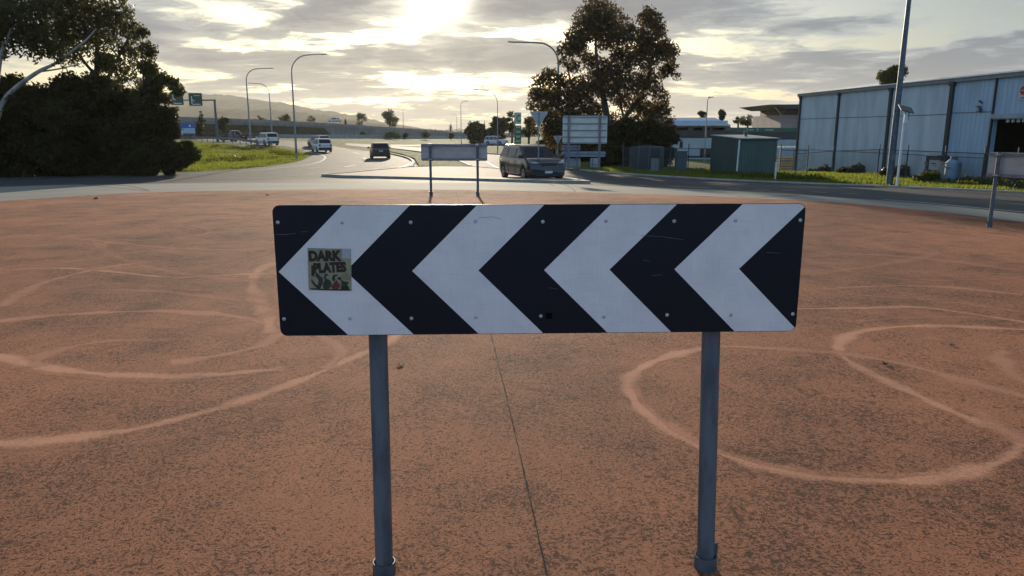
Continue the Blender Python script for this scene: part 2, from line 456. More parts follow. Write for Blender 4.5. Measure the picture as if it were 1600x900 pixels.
def Gs(pp): return [G(*p) for p in pp]
def curveG(pp, n=6): return [tuple(v) for v in smooth_poly([Vector((*G(*p), 0)) for p in pp], n)]

# ------------------------------------------------------------------ setting: ground
def axis(lo, hi, st, far):
    a = list(np.arange(lo, hi + .01, st)); x = a[-1]; s = st
    while x < far: s *= 1.25; x += s; a.append(x)
    x = a[0]; s = st
    while x > -far: s *= 1.25; x -= s; a.insert(0, x)
    return a
xs = axis(-110, 80, 1.5, 5200); ys = [y for y in axis(-40, 170, 1.5, 5200)]
vv = [(x, y, g(x, y)) for y in ys for x in xs]; nx = len(xs)
ff = [(j * nx + i, j * nx + i + 1, (j + 1) * nx + i + 1, (j + 1) * nx + i) for j in range(len(ys) - 1) for i in range(nx - 1)]
me = bpy.data.meshes.new('ground'); me.from_pydata(vv, [], ff); me.materials.append(M_grass)
ground = bpy.data.objects.new('ground', me); COL.objects.link(ground); ground['kind'] = 'structure'
for p in me.polygons: p.use_smooth = True

def circ(c, r, a0=0, a1=360, n=96): return [(c[0] + r * math.cos(R(a0 + (a1 - a0) * k / n)), c[1] + r * math.sin(R(a0 + (a1 - a0) * k / n))) for k in range(n)]

# circulating road: far side outline from the photograph, closed behind the camera
far_edge = [(-260, 284), (0, 277), (120, 275), (240, 271), (330, 268), (420, 261), (470, 252), (487, 243), (478, 237), (455, 231), (430, 228), (400, 226.5), (350, 223), (290, 217), (200, 213)]
far_edge2 = [(200, 209.5), (300, 211), (380, 215), (430, 219), (480, 222), (520, 228.5), (570, 236), (608, 240), (640, 250), (650, 259)]
L1 = curveG(far_edge, 4); L2 = curveG(far_edge2, 4)
R1 = curveG([(690, 262), (700, 255), (685, 247), (650, 239.5), (600, 232.5), (540, 227)], 4)
R2 = curveG([(540, 224), (600, 227.5), (680, 232), (760, 240), (800, 243), (850, 254), (905, 266), (960, 272), (1100, 281), (1240, 287.5), (1400, 293.5), (1600, 303), (1850, 318)], 4)
a_end = math.degrees(math.atan2(R2[-1][1] - IC[1], R2[-1][0] - IC[0])); r_end = math.hypot(R2[-1][0] - IC[0], R2[-1][1] - IC[1])
a_sta = math.degrees(math.atan2(L1[0][1] - IC[1], L1[0][0] - IC[0])); r_sta = math.hypot(L1[0][0] - IC[0], L1[0][1] - IC[1])
back = []
a_s2 = a_sta - 360
for k in range(1, 40):
    t = k / 40; a = a_end + (a_s2 - a_end) * t; r = r_end + (r_sta - r_end) * t
    back.append((IC[0] + r * math.cos(R(a)), IC[1] + r * math.sin(R(a))))
sheet('road', L1 + L2 + R1 + R2 + back, .03, M_asph)
sheet('side_road', curveG([(610, 226), (720, 225.5), (800, 227), (870, 230), (960, 233)], 3) + curveG([(960, 236), (870, 232.5), (800, 230), (720, 228.3), (610, 229)], 3), .035, M_asph, 4)
# concrete apron ring
ao = [(-150, 301), (0, 293.5), (180, 289), (400, 287.5), (620, 287.5), (800, 288), (960, 293), (1120, 299), (1280, 309), (1430, 320), (1600, 337)]
ap = curveG(ao, 5)
a_end = math.degrees(math.atan2(ap[-1][1] - IC[1], ap[-1][0] - IC[0])); r_end = math.hypot(ap[-1][0] - IC[0], ap[-1][1] - IC[1])
a_sta = math.degrees(math.atan2(ap[0][1] - IC[1], ap[0][0] - IC[0])); r_sta = math.hypot(ap[0][0] - IC[0], ap[0][1] - IC[1])
for k in range(1, 60):
    t = k / 60; a = a_end + (a_sta - 360 - a_end) * t; r = r_end + (r_sta - r_end) * t
    ap.append((IC[0] + r * math.cos(R(a)), IC[1] + r * math.sin(R(a))))
sheet('apron', ap, .042, M_conc, 1.5)

# red island with its worn tyre tracks
isl = MB(); nr, na = 52, 128; rings = []
fit = [G(*p) for p in ((0, 318), (200, 304.5), (430, 300), (700, 299.5), (960, 305), (1280, 318), (1450, 333), (1600, 352))]
fa = sorted((math.degrees(math.atan2(y - IC[1], x - IC[0])), math.hypot(x - IC[0], y - IC[1])) for x, y in fit)
def redge(a):
    a = (a + 180) % 360 - 180
    A = [q[0] for q in fa]; Rr = [q[1] for q in fa]
    A2 = [A[-1] - 360] + A + [A[0] + 360]; R2_ = [Rr[-1]] + Rr + [Rr[0]]
    return float(np.interp(a, A2, R2_))
c0 = isl.b.verts.new((IC[0], IC[1], g(*IC) + .055))
for i in range(1, nr + 1):
    ring = []
    for k in range(na):
        a = 360 * k / na; r = redge(a) * i / nr
        x = IC[0] + r * math.cos(R(a)); y = IC[1] + r * math.sin(R(a)); ring.append(isl.b.verts.new((x, y, g(x, y) + .055)))
    rings.append(ring)
for k in range(na): isl._f([c0, rings[0][k], rings[0][(k + 1) % na]])
for i in range(nr - 1):
    for k in range(na): isl._f([rings[i][k], rings[i + 1][k], rings[i + 1][(k + 1) % na], rings[i][(k + 1) % na]])
isl.mi = 1
marks = [
 ([(-120, 705), (0, 709), (100, 702), (200, 689), (300, 664), (400, 634), (480, 604), (545, 574), (600, 550), (632, 526)], .13, 1.),
 ([(-80, 545), (0, 568), (60, 584), (140, 596), (240, 601), (330, 599), (400, 593), (450, 588)], .15, 1.),
 ([(-60, 520), (0, 512), (100, 502), (200, 497), (260, 496), (340, 501), (405, 512), (432, 530), (415, 548), (370, 562), (310, 573), (260, 580)], .15, .8),
 ([(62, 588), (60, 575), (80, 563), (130, 550), (190, 543), (285, 542)], .14, .65),
 ([(470, 412), (425, 420), (400, 435), (396, 455), (408, 482), (420, 510), (424, 535)], .2, .85),
 ([(455, 520), (500, 535), (532, 556), (524, 575), (506, 592)], .13, .75),
 ([(-60, 432), (60, 427), (130, 428), (200, 435), (260, 441), (320, 440), (400, 436), (500, 437), (640, 440)], .1, .9),
 ([(0, 492), (30, 470), (70, 450), (120, 436), (160, 426), (240, 415)], .18, .75),
 ([(150, 380), (165, 398), (200, 415), (260, 430), (340, 442), (430, 452)], .2, .55),
 ([(-40, 428), (90, 418), (200, 404), (300, 390), (360, 375)], .16, .45),
 ([(0, 345), (120, 352), (260, 368), (400, 385), (520, 392)], .18, .4),
 ([(260, 360), (285, 372), (265, 385), (180, 400)], .2, .4),
 ([(60, 445), (200, 452), (340, 465), (430, 478)], .13, .4),
 ([(1200, 556), (1130, 553), (1080, 560), (1030, 574), (998, 590), (982, 608), (985, 632), (1005, 656), (1045, 686), (1095, 713), (1155, 736), (1225, 754), (1300, 766), (1400, 770), (1480, 763), (1545, 745), (1585, 722), (1597, 700), (1570, 688)], .12, 1.),
 ([(1720, 775), (1640, 722), (1570, 690), (1500, 664), (1440, 636), (1380, 607), (1330, 580), (1309, 558), (1320, 538), (1360, 526), (1430, 520), (1500, 521), (1600, 526), (1700, 532)], .12, .95),
 ([(1090, 552), (1200, 556), (1300, 563), (1380, 575), (1450, 592), (1520, 612), (1600, 634), (1680, 660)], .12, .7),
 ([(1200, 494), (1280, 492), (1350, 491), (1430, 489.5), (1500, 498), (1600, 514), (1700, 530)], .1, .9),
 ([(1572, 560), (1560, 568), (1572, 590), (1605, 614), (1660, 640)], .15, .7),
 ([(1520, 650), (1545, 672), (1600, 708)], .14, .55),
 ([(1250, 462), (1400, 455), (1500, 459), (1620, 473)], .12, .6),
 ([(1250, 440), (1380, 420), (1460, 402), (1420, 388), (1330, 375)], .16, .45),
 ([(1260, 365), (1400, 380), (1560, 410), (1700, 430)], .18, .35),
 ([(700, 540), (800, 560), (900, 600), (960, 660)], .12, .2),
 ([(640, 600), (720, 680), (860, 740), (1000, 770)], .1, .15),
 ([(-60, 392), (60, 384), (180, 372), (300, 362), (430, 358)], .15, .5), ([(-60, 400), (70, 391), (190, 378), (310, 368), (430, 363)], .10, .4),
 ([(60, 425), (150, 409), (240, 399), (290, 407), (250, 421), (120, 430)], .13, .5), ([(250, 505), (330, 516), (400, 508), (440, 490)], .1, .5), ([(10, 535), (100, 524), (200, 520), (330, 528), (390, 540)], .08, .4),
 ([(300, 345), (380, 349), (430, 357)], .12, .5), ([(0, 362), (80, 358), (190, 352), (330, 345), (420, 338)], .16, .45), ([(200, 430), (300, 420), (400, 408), (440, 395)], .1, .5),
 ([(1250, 385), (1340, 392), (1460, 404), (1590, 424)], .1, .45), ([(1290, 425), (1360, 440), (1450, 446), (1560, 444), (1640, 436)], .1, .45), ([(1270, 505), (1330, 512), (1400, 508), (1480, 506), (1600, 512)], .08, .45),
 ([(1420, 540), (1500, 545), (1570, 556), (1640, 575)], .1, .45), ([(1160, 600), (1260, 590), (1380, 600), (1480, 630)], .08, .25), ([(1340, 330), (1440, 345), (1560, 372)], .18, .4),
 ([(0, 330), (150, 334), (330, 338), (430, 344)], .2, .5), ([(0, 372), (110, 378), (240, 392), (380, 398), (440, 396)], .13, .6), ([(20, 470), (140, 462), (260, 466), (380, 480), (440, 492)], .1, .5),
 ([(-40, 575), (40, 592), (150, 605), (280, 610), (380, 603), (470, 580), (520, 560)], .07, .45), ([(120, 610), (260, 640), (420, 650), (560, 630)], .08, .25), ([(230, 350), (300, 358), (330, 368), (280, 378), (180, 384)], .14, .5),
 ([(1330, 470), (1450, 478), (1560, 492), (1700, 515)], .08, .5), ([(1260, 410), (1330, 404), (1450, 412), (1600, 432)], .12, .45), ([(1260, 345), (1380, 352), (1500, 366), (1620, 385)], .16, .45), ([(1290, 395), (1400, 372), (1520, 365)], .12, .4),
 ([(990, 610), (1003, 640), (1035, 672), (1085, 704), (1145, 729), (1215, 747), (1300, 759), (1400, 761), (1470, 756)], .05, .5), ([(640, 560), (610, 590), (500, 640), (380, 680), (200, 712), (0, 735)], .07, .3),
]
mo = .0551
for pts, wd, st in marks:
    cv = smooth_poly([Vector((*G(*p), 0)) for p in pts], 10)
    wj = [wd * (1.45 + .5 * math.sin(i * .21 + wd * 30) + .3 * math.sin(i * .57)) for i in range(len(cv))]
    strip_into(isl, cv, wj, mo, uv=True, st=st); mo += .00002
# the dark straight joint and its dirt
isl.mi = 2
jl = [Vector((*G(*p), 0)) for p in ((853, 915), (843, 870), (823, 775), (806, 700), (790, 628), (765, 525), (748, 450), (732, 380), (713, 305))]
jl.insert(0, jl[0] + (jl[0] - jl[1]) * 12)
jj = []
for i in range(len(jl) - 1):
    n = max(2, int((jl[i + 1] - jl[i]).length / .05))
    for k in range(n): jj.append(jl[i].lerp(jl[i + 1], k / n) + Vector((random.uniform(-.0012, .0012), 0, 0)))
strip_into(isl, jj, [random.choice((.003, .005, .006, .010)) for _ in jj], .0565, uv=True, fade=False)
island = isl.build('traffic_island', [M_redc, M_mark, pm('joint_gap', (.006, .005, .004), None, 20, 1.)], norm=False); island['kind'] = 'structure'
for p in island.data.polygons:
    pass
# line of dirt where the red surfacing meets the apron, and apron cracks
dl = MB()
ed = []
for k in range(0, 361, 2):
    r = redge(k) + .02; ed.append(Vector((IC[0] + r * math.cos(R(k)), IC[1] + r * math.sin(R(k)), 0)))
strip_into(dl, ed, [random.choice((.03, .04, .05, .07)) for _ in ed], .047, fade=False)
for cr in ([(128, 286), (160, 293), (200, 297), (235, 301)], [(128, 289), (190, 291), (232, 299)], [(868, 284), (893, 296), (903, 305), (945, 306.5)], [(1150, 309), (1180, 311), (1250, 307), (1300, 303)], [(842, 284), (866, 292)], [(60, 296), (160, 294)]):
    strip_into(dl, smooth_poly([Vector((*G(*p), 0)) for p in cr], 6), .05, .050, fade=False)
dl.build('pavement_joints', M_weed, norm=False)['kind'] = 'structure'

# painted lines
pl = MB()
def line(pp, wd=.12, off=.04, n=5): strip_into(pl, smooth_poly([Vector((*G(*p), 0)) for p in pp], n), wd, off, fade=False)
line([(295, 273), (380, 269), (440, 263), (482, 258), (503, 252), (508, 246), (500, 241.5), (484, 238.5), (466, 235.5)], .16)
line([(300, 280), (420, 278), (500, 273), (570, 268), (625, 262), (642, 255), (640, 249)], .12)
for a, b_ in (((531, 231), (542, 233)), ((552, 238.5), (561, 241)), ((538, 262), (556, 258.5)), ((478, 264.5), (500, 262.5)), ((568, 247), (572, 249.5)),
              ((1045, 292.6), (1110, 295)), ((1135, 295.8), (1156, 296.5)), ((1177, 297.5), (1203, 298.5)), ((1222, 299.3), (1247, 300.3)), ((1268, 301.2), (1292, 302.4)), ((1316, 303.8), (1340, 305)), ((998, 291), (1012, 291.5)), ((955, 288.8), (975, 289.5))):
    line([a, b_], .15, n=3)
line([(1380, 314), (1440, 318.5), (1510, 325.5), (1600, 334), (1700, 345)], .1)
line([(760, 253), (775, 262), (800, 270)], .12, .045)
M_line = pm('worn_line_paint', (.62, .61, .57), (.40, .39, .36), 3, .7)
pl.build('road_markings', M_line, norm=False)['kind'] = 'structure'

# splitter island: tan paving, kerb round it, grass median behind
def offs(z): return z
med = [(508, 276.5), (560, 272), (640, 264), (690, 262.5), (735, 263), (790, 268), (850, 277), (893, 284), (915, 288.5), (880, 288), (800, 285.5), (700, 282.5), (600, 279.5), (540, 278)]
M_pave = pm('tan_block_paving', (.33, .23, .16), (.23, .17, .125), 2, .85, bump=.004, bscale=40)
sheet('median_paving', Gs(med), .13, M_pave, 2)
kb = MB(); kerb_into(kb, [G(*p) for p in med + [med[0], med[1]]], .2, .14, .02, 1)
kb.build('median_kerb', M_cream)['kind'] = 'structure'
gm = Gs([(600, 236), (625, 241), (648, 249), (655, 261.5), (735, 262), (725, 256), (700, 247), (660, 240.5), (620, 235.5)])
sheet('median_grass', gm, .12, M_grass, 2)
kb = MB(); kerb_into(kb, curveG([(590, 234), (608, 240), (636, 247), (648, 254), (645, 263)], 5), .25, .15, .02, -1)
kerb_into(kb, curveG([(738, 262), (715, 252), (690, 244.5), (655, 238), (610, 232.5)], 4), .25, .15, .02, 1)
kerb_into(kb, curveG([(690, 233), (760, 240.5), (800, 243.5), (850, 254.5)], 5), .25, .14, .02, -1)
kb.build('road_kerb', M_cream)['kind'] = 'structure'
kb = MB(); kerb_into(kb, curveG([(905, 266.5), (960, 272), (1100, 281), (1240, 287.5), (1400, 293.5), (1600, 303), (1850, 318)], 5), .3, .07, .02, 1)
kb.build('verge_kerb', M_cream)['kind'] = 'structure'

# hills
def ridge(name, pts, y, depth, mat):
    """a hill range: crest line with slopes to both sides, pts are (px, py)"""
    cr = smooth_poly([P(px, py, y) for px, py in pts], 8); V = []; Fc = []; rows = 7
    rnd = random.Random(3)
    for i, c in enumerate(cr):
        for j in range(rows):
            t = j / (rows - 1) * 2 - 1
            h = (1 - abs(t)) ** .8
            z = -3 + (c.z + 3 + rnd.uniform(-1, 1) * 3 * (h > .9)) * h + (rnd.uniform(-8, 8) if 0 < h < .9 else 0)
            V.append((c.x + rnd.uniform(-20, 20) * (h < .9), c.y + t * depth, max(z, -3)))
    for i in range(len(cr) - 1):
        for j in range(rows - 1): Fc.append((i * rows + j, i * rows + j + 1, (i + 1) * rows + j + 1, (i + 1) * rows + j))
    me = bpy.data.meshes.new(name); me.from_pydata(V, [], Fc); me.materials.append(mat)
    for p in me.polygons: p.use_smooth = True
    o = bpy.data.objects.new(name, me); COL.objects.link(o); o['kind'] = 'structure'; return o
ridge('hills', [(-500, 165), (-200, 150), (0, 140), (150, 141), (250, 143), (330, 147), (365, 150), (420, 158), (450, 162), (480, 169), (530, 176), (560, 182), (600, 191), (640, 199), (680, 204.5)], 3300, 900, hill_mat())
ridge('near_hills', [(-400, 185), (0, 170), (200, 166), (300, 166), (380, 171), (450, 174), (520, 183), (570, 191), (620, 199), (650, 204)], 2300, 500, hill_mat())
ridge('far_hills', [(690, 204), (740, 202), (790, 199), (850, 198), (950, 200), (1100, 199), (1300, 203)], 3800, 500, hill_mat())

# ------------------------------------------------------------------ foliage
def leaves_mesh(clumps, n, size, seed=1, droop=.0, shell=.55, noise=.25):
    """clumps: (x,y,z,rx,ry,rz,weight)"""
    rs = np.random.RandomState(seed); cl = np.array(clumps, float)
    wt = cl[:, 6] * cl[:, 3] * cl[:, 5]; wt /= wt.sum()
    idx = rs.choice(len(cl), n, p=wt); C = cl[idx]
    d = rs.normal(size=(n, 3)); d /= np.linalg.norm(d, axis=1)[:, None]
    rad = shell + (1 - shell) * rs.rand(n) ** .6; rad = np.where(rs.rand(n) < .25, rs.rand(n), rad)
    # uneven surface
    k = 1 + noise * np.sin(d[:, 0] * 5 + C[:, 0] * 3) * np.cos(d[:, 2] * 6 + C[:, 2] * 2) + noise * .8 * rs.normal(size=n) * .4
    p = C[:, :3] + d * C[:, 3:6] * (rad * k)[:, None]
    a = rs.normal(size=(n, 3)); a[:, 2] -= droop * 2; a /= np.linalg.norm(a, axis=1)[:, None]
    b = np.cross(a, rs.normal(size=(n, 3))); b /= np.linalg.norm(b, axis=1)[:, None]
    s = size * (.6 + .8 * rs.rand(n))[:, None]
    v = np.empty((n, 4, 3)); v[:, 0] = p - a * s; v[:, 1] = p + b * s * .42; v[:, 2] = p + a * s; v[:, 3] = p - b * s * .42
    return v
def leaf_obj(name, v, mat, parent=None):
    n = len(v); me = bpy.data.meshes.new(name)
    me.vertices.add(n * 4); me.vertices.foreach_set('co', v.reshape(-1).astype(np.float32))
    me.loops.add(n * 4); me.loops.foreach_set('vertex_index', np.arange(n * 4, dtype=np.int32))
    me.polygons.add(n); me.polygons.foreach_set('loop_start', np.arange(0, n * 4, 4, dtype=np.int32))
    me.update(calc_edges=True); me.materials.append(mat)
    o = bpy.data.objects.new(name, me); COL.objects.link(o)
    if parent: o.parent = parent
    return o
LM_gum = leaf_mat('gum_leaves', (.040, .042, .018), (.10, .095, .034), .35)
LM_gumred = leaf_mat('bronze_gum_leaves', (.055, .042, .026), (.12, .085, .046), .38)
LM_dark = leaf_mat('dark_shrub_leaves', (.022, .020, .008), (.052, .045, .016), .28)
LM_mid = leaf_mat('shrub_leaves', (.040, .055, .018), (.09, .11, .03), .35)
LM_far = leaf_mat('distant_leaves', (.022, .030, .014), (.05, .06, .025), .25)
LM_grass = leaf_mat('grass_blades', (.07, .11, .018), (.17, .20, .045), .5)

def tree_px(name, label, cat, y, base_px, clumps, n, leaf, lm, trunk_m, branches, seed=1, group=None, droop=.3, shell=.5, depth=1., rtrunk=.25, basez=None):
    """clumps: (px, py, radius_px[, weight, dy]) at distance y; branches: polylines of px points with radii"""
    s = y / F * math.cos(PITCH) * 1.02
    bx = X(base_px, y); bz = g(bx, y) if basez is None else basez
    root = thing(name, label, cat, (bx, y, bz), 0, group)
    rnd = random.Random(seed); L = []
    for c in clumps:
        px, py, rp = c[:3]; wt = c[3] if len(c) > 3 else 1; dy = c[4] if len(c) > 4 else rnd.uniform(-1, 1) * rp * s * .9 * depth
        q = P(px, py, y); r = rp * s
        L.append((q.x - bx, dy, q.z - bz, r, r * depth, r * .9, wt))
    leaf_obj('crown', leaves_mesh(L, n, leaf, seed, droop, shell), lm, root)
    mb = MB()
    for br in branches:
        pts = []
        for i, (px, py, rr) in enumerate(br):
            q = P(px, py, y + (0 if i == 0 else rnd.uniform(-.3, .3))); pts.append((q.x - bx, q.y - y, q.z - bz))
        sp_ = smooth_poly(pts, 4); rr = [b[2] for b in br]
        rad = [float(np.interp(i / (len(sp_) - 1) * (len(rr) - 1), range(len(rr)), rr)) for i in range(len(sp_))]
        mb.tube(sp_, rad, 8)
    mb.build('trunk', trunk_m, root, smooth=True)
    return root
def auto_clumps(px, py_top, w_, h_, n, rnd, round_=True):
    out = []
    for _ in range(n):
        a = rnd.uniform(0, 2 * math.pi); q = math.sqrt(rnd.random()) * .8
        r = rnd.uniform(.16, .3) * min(w_, h_)
        out.append((px + math.cos(a) * q * w_ / 2, py_top + h_ / 2 + math.sin(a) * q * h_ / 2, r))
    return out

# big eucalypt
tree_px('gum_tree', 'tallest broad bronze-leaved gum tree with sky showing through its crown, behind the large sign back', 'tree', 58, 955,
 [(932, 22, 30), (915, 45, 26), (955, 38, 30), (900, 62, 18), (885, 78, 16, .8), (945, 62, 20, .7), (972, 62, 22), (985, 45, 10, .6),
  (1015, 28, 20), (1030, 45, 14), (1003, 60, 18), (1022, 72, 22), (1040, 82, 18), (1048, 105, 13), (1038, 112, 12, .7), (1008, 95, 22), (985, 88, 18), (920, 92, 14, .8), (940, 108, 22), (968, 112, 24),
  (895, 105, 13), (880, 98, 9, .6), (1012, 128, 20), (990, 135, 22), (955, 138, 26), (925, 135, 24), (900, 140, 22), (878, 128, 15), (858, 120, 16), (843, 128, 12, .8), (838, 148, 14), (856, 150, 20), (830, 165, 10, .6), (880, 158, 24),
  (910, 165, 22), (1030, 150, 15, .8), (1038, 170, 15), (1045, 190, 12), (1020, 178, 20), (1000, 165, 18), (975, 160, 16, .6), (850, 175, 18), (868, 190, 22), (895, 185, 20), (870, 215, 22, .9), (1042, 205, 14), (1020, 205, 20), (840, 190, 12, .5), (960, 190, 18, .7), (935, 175, 18), (990, 195, 18), (925, 205, 18), (905, 75, 16), (1000, 80, 14), (965, 85, 12), (860, 200, 16), (1055, 120, 8, .6), (1052, 80, 8, .6)],
 42000, .13, LM_gumred, M_trunk,
 [[(955, 262, .38), (952, 220, .33), (948, 180, .26), (940, 140, .2), (932, 90, .12), (930, 30, .05)],
  [(950, 215, .25), (975, 185, .2), (1000, 150, .14), (1018, 100, .09), (1020, 50, .04)],
  [(950, 205, .2), (925, 180, .15), (900, 150, .1), (885, 100, .05)],
  [(955, 230, .2), (985, 205, .15), (1030, 180, .08)], [(948, 215, .18), (900, 190, .12), (850, 150, .06)],
  [(940, 140, .1), (955, 100, .07), (970, 60, .04)], [(975, 185, .1), (965, 130, .07), (985, 90, .04)]], 11, shell=.35)
# dense dark bush under it
tree_px('dark_bush', 'wide dark bush under the tall gum, right of the large sign back', 'bush', 56, 985,
 [(960, 215, 24), (985, 210, 26), (1010, 215, 26), (1035, 215, 20), (950, 240, 22), (980, 240, 26), (1010, 242, 24), (1038, 240, 18), (965, 255, 18), (1000, 256, 18), (1030, 256, 16), (1050, 215, 10, .5)],
 20000, .2, LM_dark, M_trunk, [[(985, 265, .2), (985, 240, .15), (980, 215, .06)], [(986, 262, .12), (1010, 235, .05)]], 12)
tree_px('dark_bush', 'dark bush behind the light pole and the small give way sign', 'bush', 66, 880,
 [(880, 215, 20), (900, 220, 20), (862, 225, 18), (885, 238, 18), (910, 240, 18), (855, 243, 12), (930, 235, 16)],
 12000, .2, LM_dark, M_trunk, [[(882, 255, .2), (880, 235, .12), (880, 215, .05)]], 13)

# left shrubs (things one can tell apart), gum trees rising behind them
for i, (lab, y, bp, cl, n) in enumerate([
 ('dark dense shrub with a ragged lit edge, rightmost of the left clump', 43, 240, [(215, 266, 14), (228, 268, 12), (235, 268, 9), (260, 264, 10), (236, 182, 24), (260, 180, 13, .5), (225, 205, 30), (256, 205, 18), (250, 235, 26), (272, 232, 12, .8), (225, 245, 26), (268, 255, 12), (235, 262, 14), (243, 152, 11, .4)], 26000),
 ('dark dense shrub just left of the ragged rightmost one', 44, 165, [(165, 150, 34), (195, 165, 28), (140, 170, 34), (165, 200, 36), (195, 215, 30), (140, 225, 32), (175, 245, 28), (128, 256, 16), (128, 267, 10), (150, 262, 16), (200, 262, 16), (175, 266, 12)], 28000),
 ('massive dark shrub below the leaning pale trunk', 43, 80, [(90, 150, 34), (60, 165, 34), (115, 185, 34), (75, 205, 38), (45, 215, 32), (100, 235, 34), (60, 262, 14), (85, 266, 12), (60, 250, 28), (110, 262, 16), (35, 245, 24), (115, 140, 24)], 28000),
 ('dark shrub cut by the left edge of the photo', 42, -10, [(0, 145, 34), (-40, 160, 40), (20, 180, 36), (-30, 205, 42), (15, 230, 34), (-40, 245, 34), (5, 264, 16), (30, 266, 12), (-25, 262, 16), (45, 266, 12), (18, 268, 12), (-90, 190, 50), (-100, 235, 40)], 28000)]):
    tree_px('dense_shrub', lab, 'shrub', y, bp, cl, int(n * 1.25), .14, LM_dark, M_trunk, [[(bp, 270, .16), (bp + 5, 235, .12), (bp - 4, 190, .05)], [(bp + 3, 262, .1), (bp + 16, 220, .04)]], 20 + i, group='dark shrubs in the clump left of the road', shell=.42, droop=.2)
tree_px('gum_tree', 'leafy gum tree on the left whose crown reaches above the shrubs to the photo top', 'tree', 47, 150,
 [(110, 25, 34), (150, 20, 30), (185, 25, 26), (205, 50, 18), (170, 55, 30), (130, 60, 30), (95, 60, 26), (200, 80, 18), (180, 100, 22), (155, 95, 18), (195, 115, 16, .8), (215, 100, 10, .5), (150, 122, 14, .8), (118, 90, 16, .7), (180, 135, 18), (215, 130, 12, .5), (140, -30, 40), (190, -15, 25), (100, -20, 35)],
 16000, .12, LM_gum, M_trunk,
 [[(150, 270, .3), (152, 200, .26), (150, 140, .2), (152, 90, .14), (150, 20, .06)], [(151, 150, .14), (175, 110, .09), (200, 60, .04)], [(151, 120, .1), (120, 80, .07), (100, 30, .03)]], 31, shell=.4)
tree_px('gum_tree', 'gum tree with a pale leaning trunk at the left edge of the photo', 'tree', 41, -8,
 [(20, 20, 30), (55, 30, 26), (60, 60, 24), (30, 60, 26, .9), (5, 55, 24), (80, 78, 18), (100, 95, 12, .6), (0, 85, 14, .6), (50, 85, 12, .5), (-40, 40, 50), (-60, 0, 50), (30, -25, 40), (70, 5, 20)],
 12500, .12, LM_gum, M_pale,
 [[(-20, 268, .2), (-10, 205, .17), (5, 160, .14), (25, 137, .12), (60, 112, .10), (85, 100, .08), (110, 82, .07), (135, 62, .05), (150, 45, .03)],
  [(-12, 200, .13), (0, 95, .11), (10, 65, .1), (20, 40, .09), (23, 0, .07), (22, -30, .05)], [(60, 112, .05), (90, 108, .04), (125, 100, .02)]], 32, shell=.4)
tree_px('wattle_tree', 'sparse thin-leaved sapling leaning out right of the left gum crown', 'tree', 43, 225,
 [(222, 50, 10, .5), (230, 78, 14, .6), (226, 105, 14, .8), (240, 112, 12, .6), (254, 124, 12, .6), (232, 135, 16), (268, 130, 10, .6), (280, 143, 10, .6), (215, 150, 14), (255, 155, 11, .8), (272, 172, 6, .6)],
 4200, .13, LM_gum, M_trunk, [[(225, 268, .09), (226, 190, .07), (224, 130, .05), (222, 60, .02)], [(226, 180, .04), (250, 145, .025), (276, 140, .012)], [(225, 150, .03), (238, 110, .015)]], 33, shell=.2)
tree_px('low_bush', 'low leafy bush at the sunlit corner of the left shrub clump', 'bush', 45, 292,
 [(288, 232, 12), (300, 238, 11), (285, 248, 14), (304, 245, 8, .7), (275, 255, 12), (296, 226, 7, .6)], 3500, .13, LM_mid, M_trunk, [[(288, 262, .05), (290, 240, .02)]], 34, shell=.3)

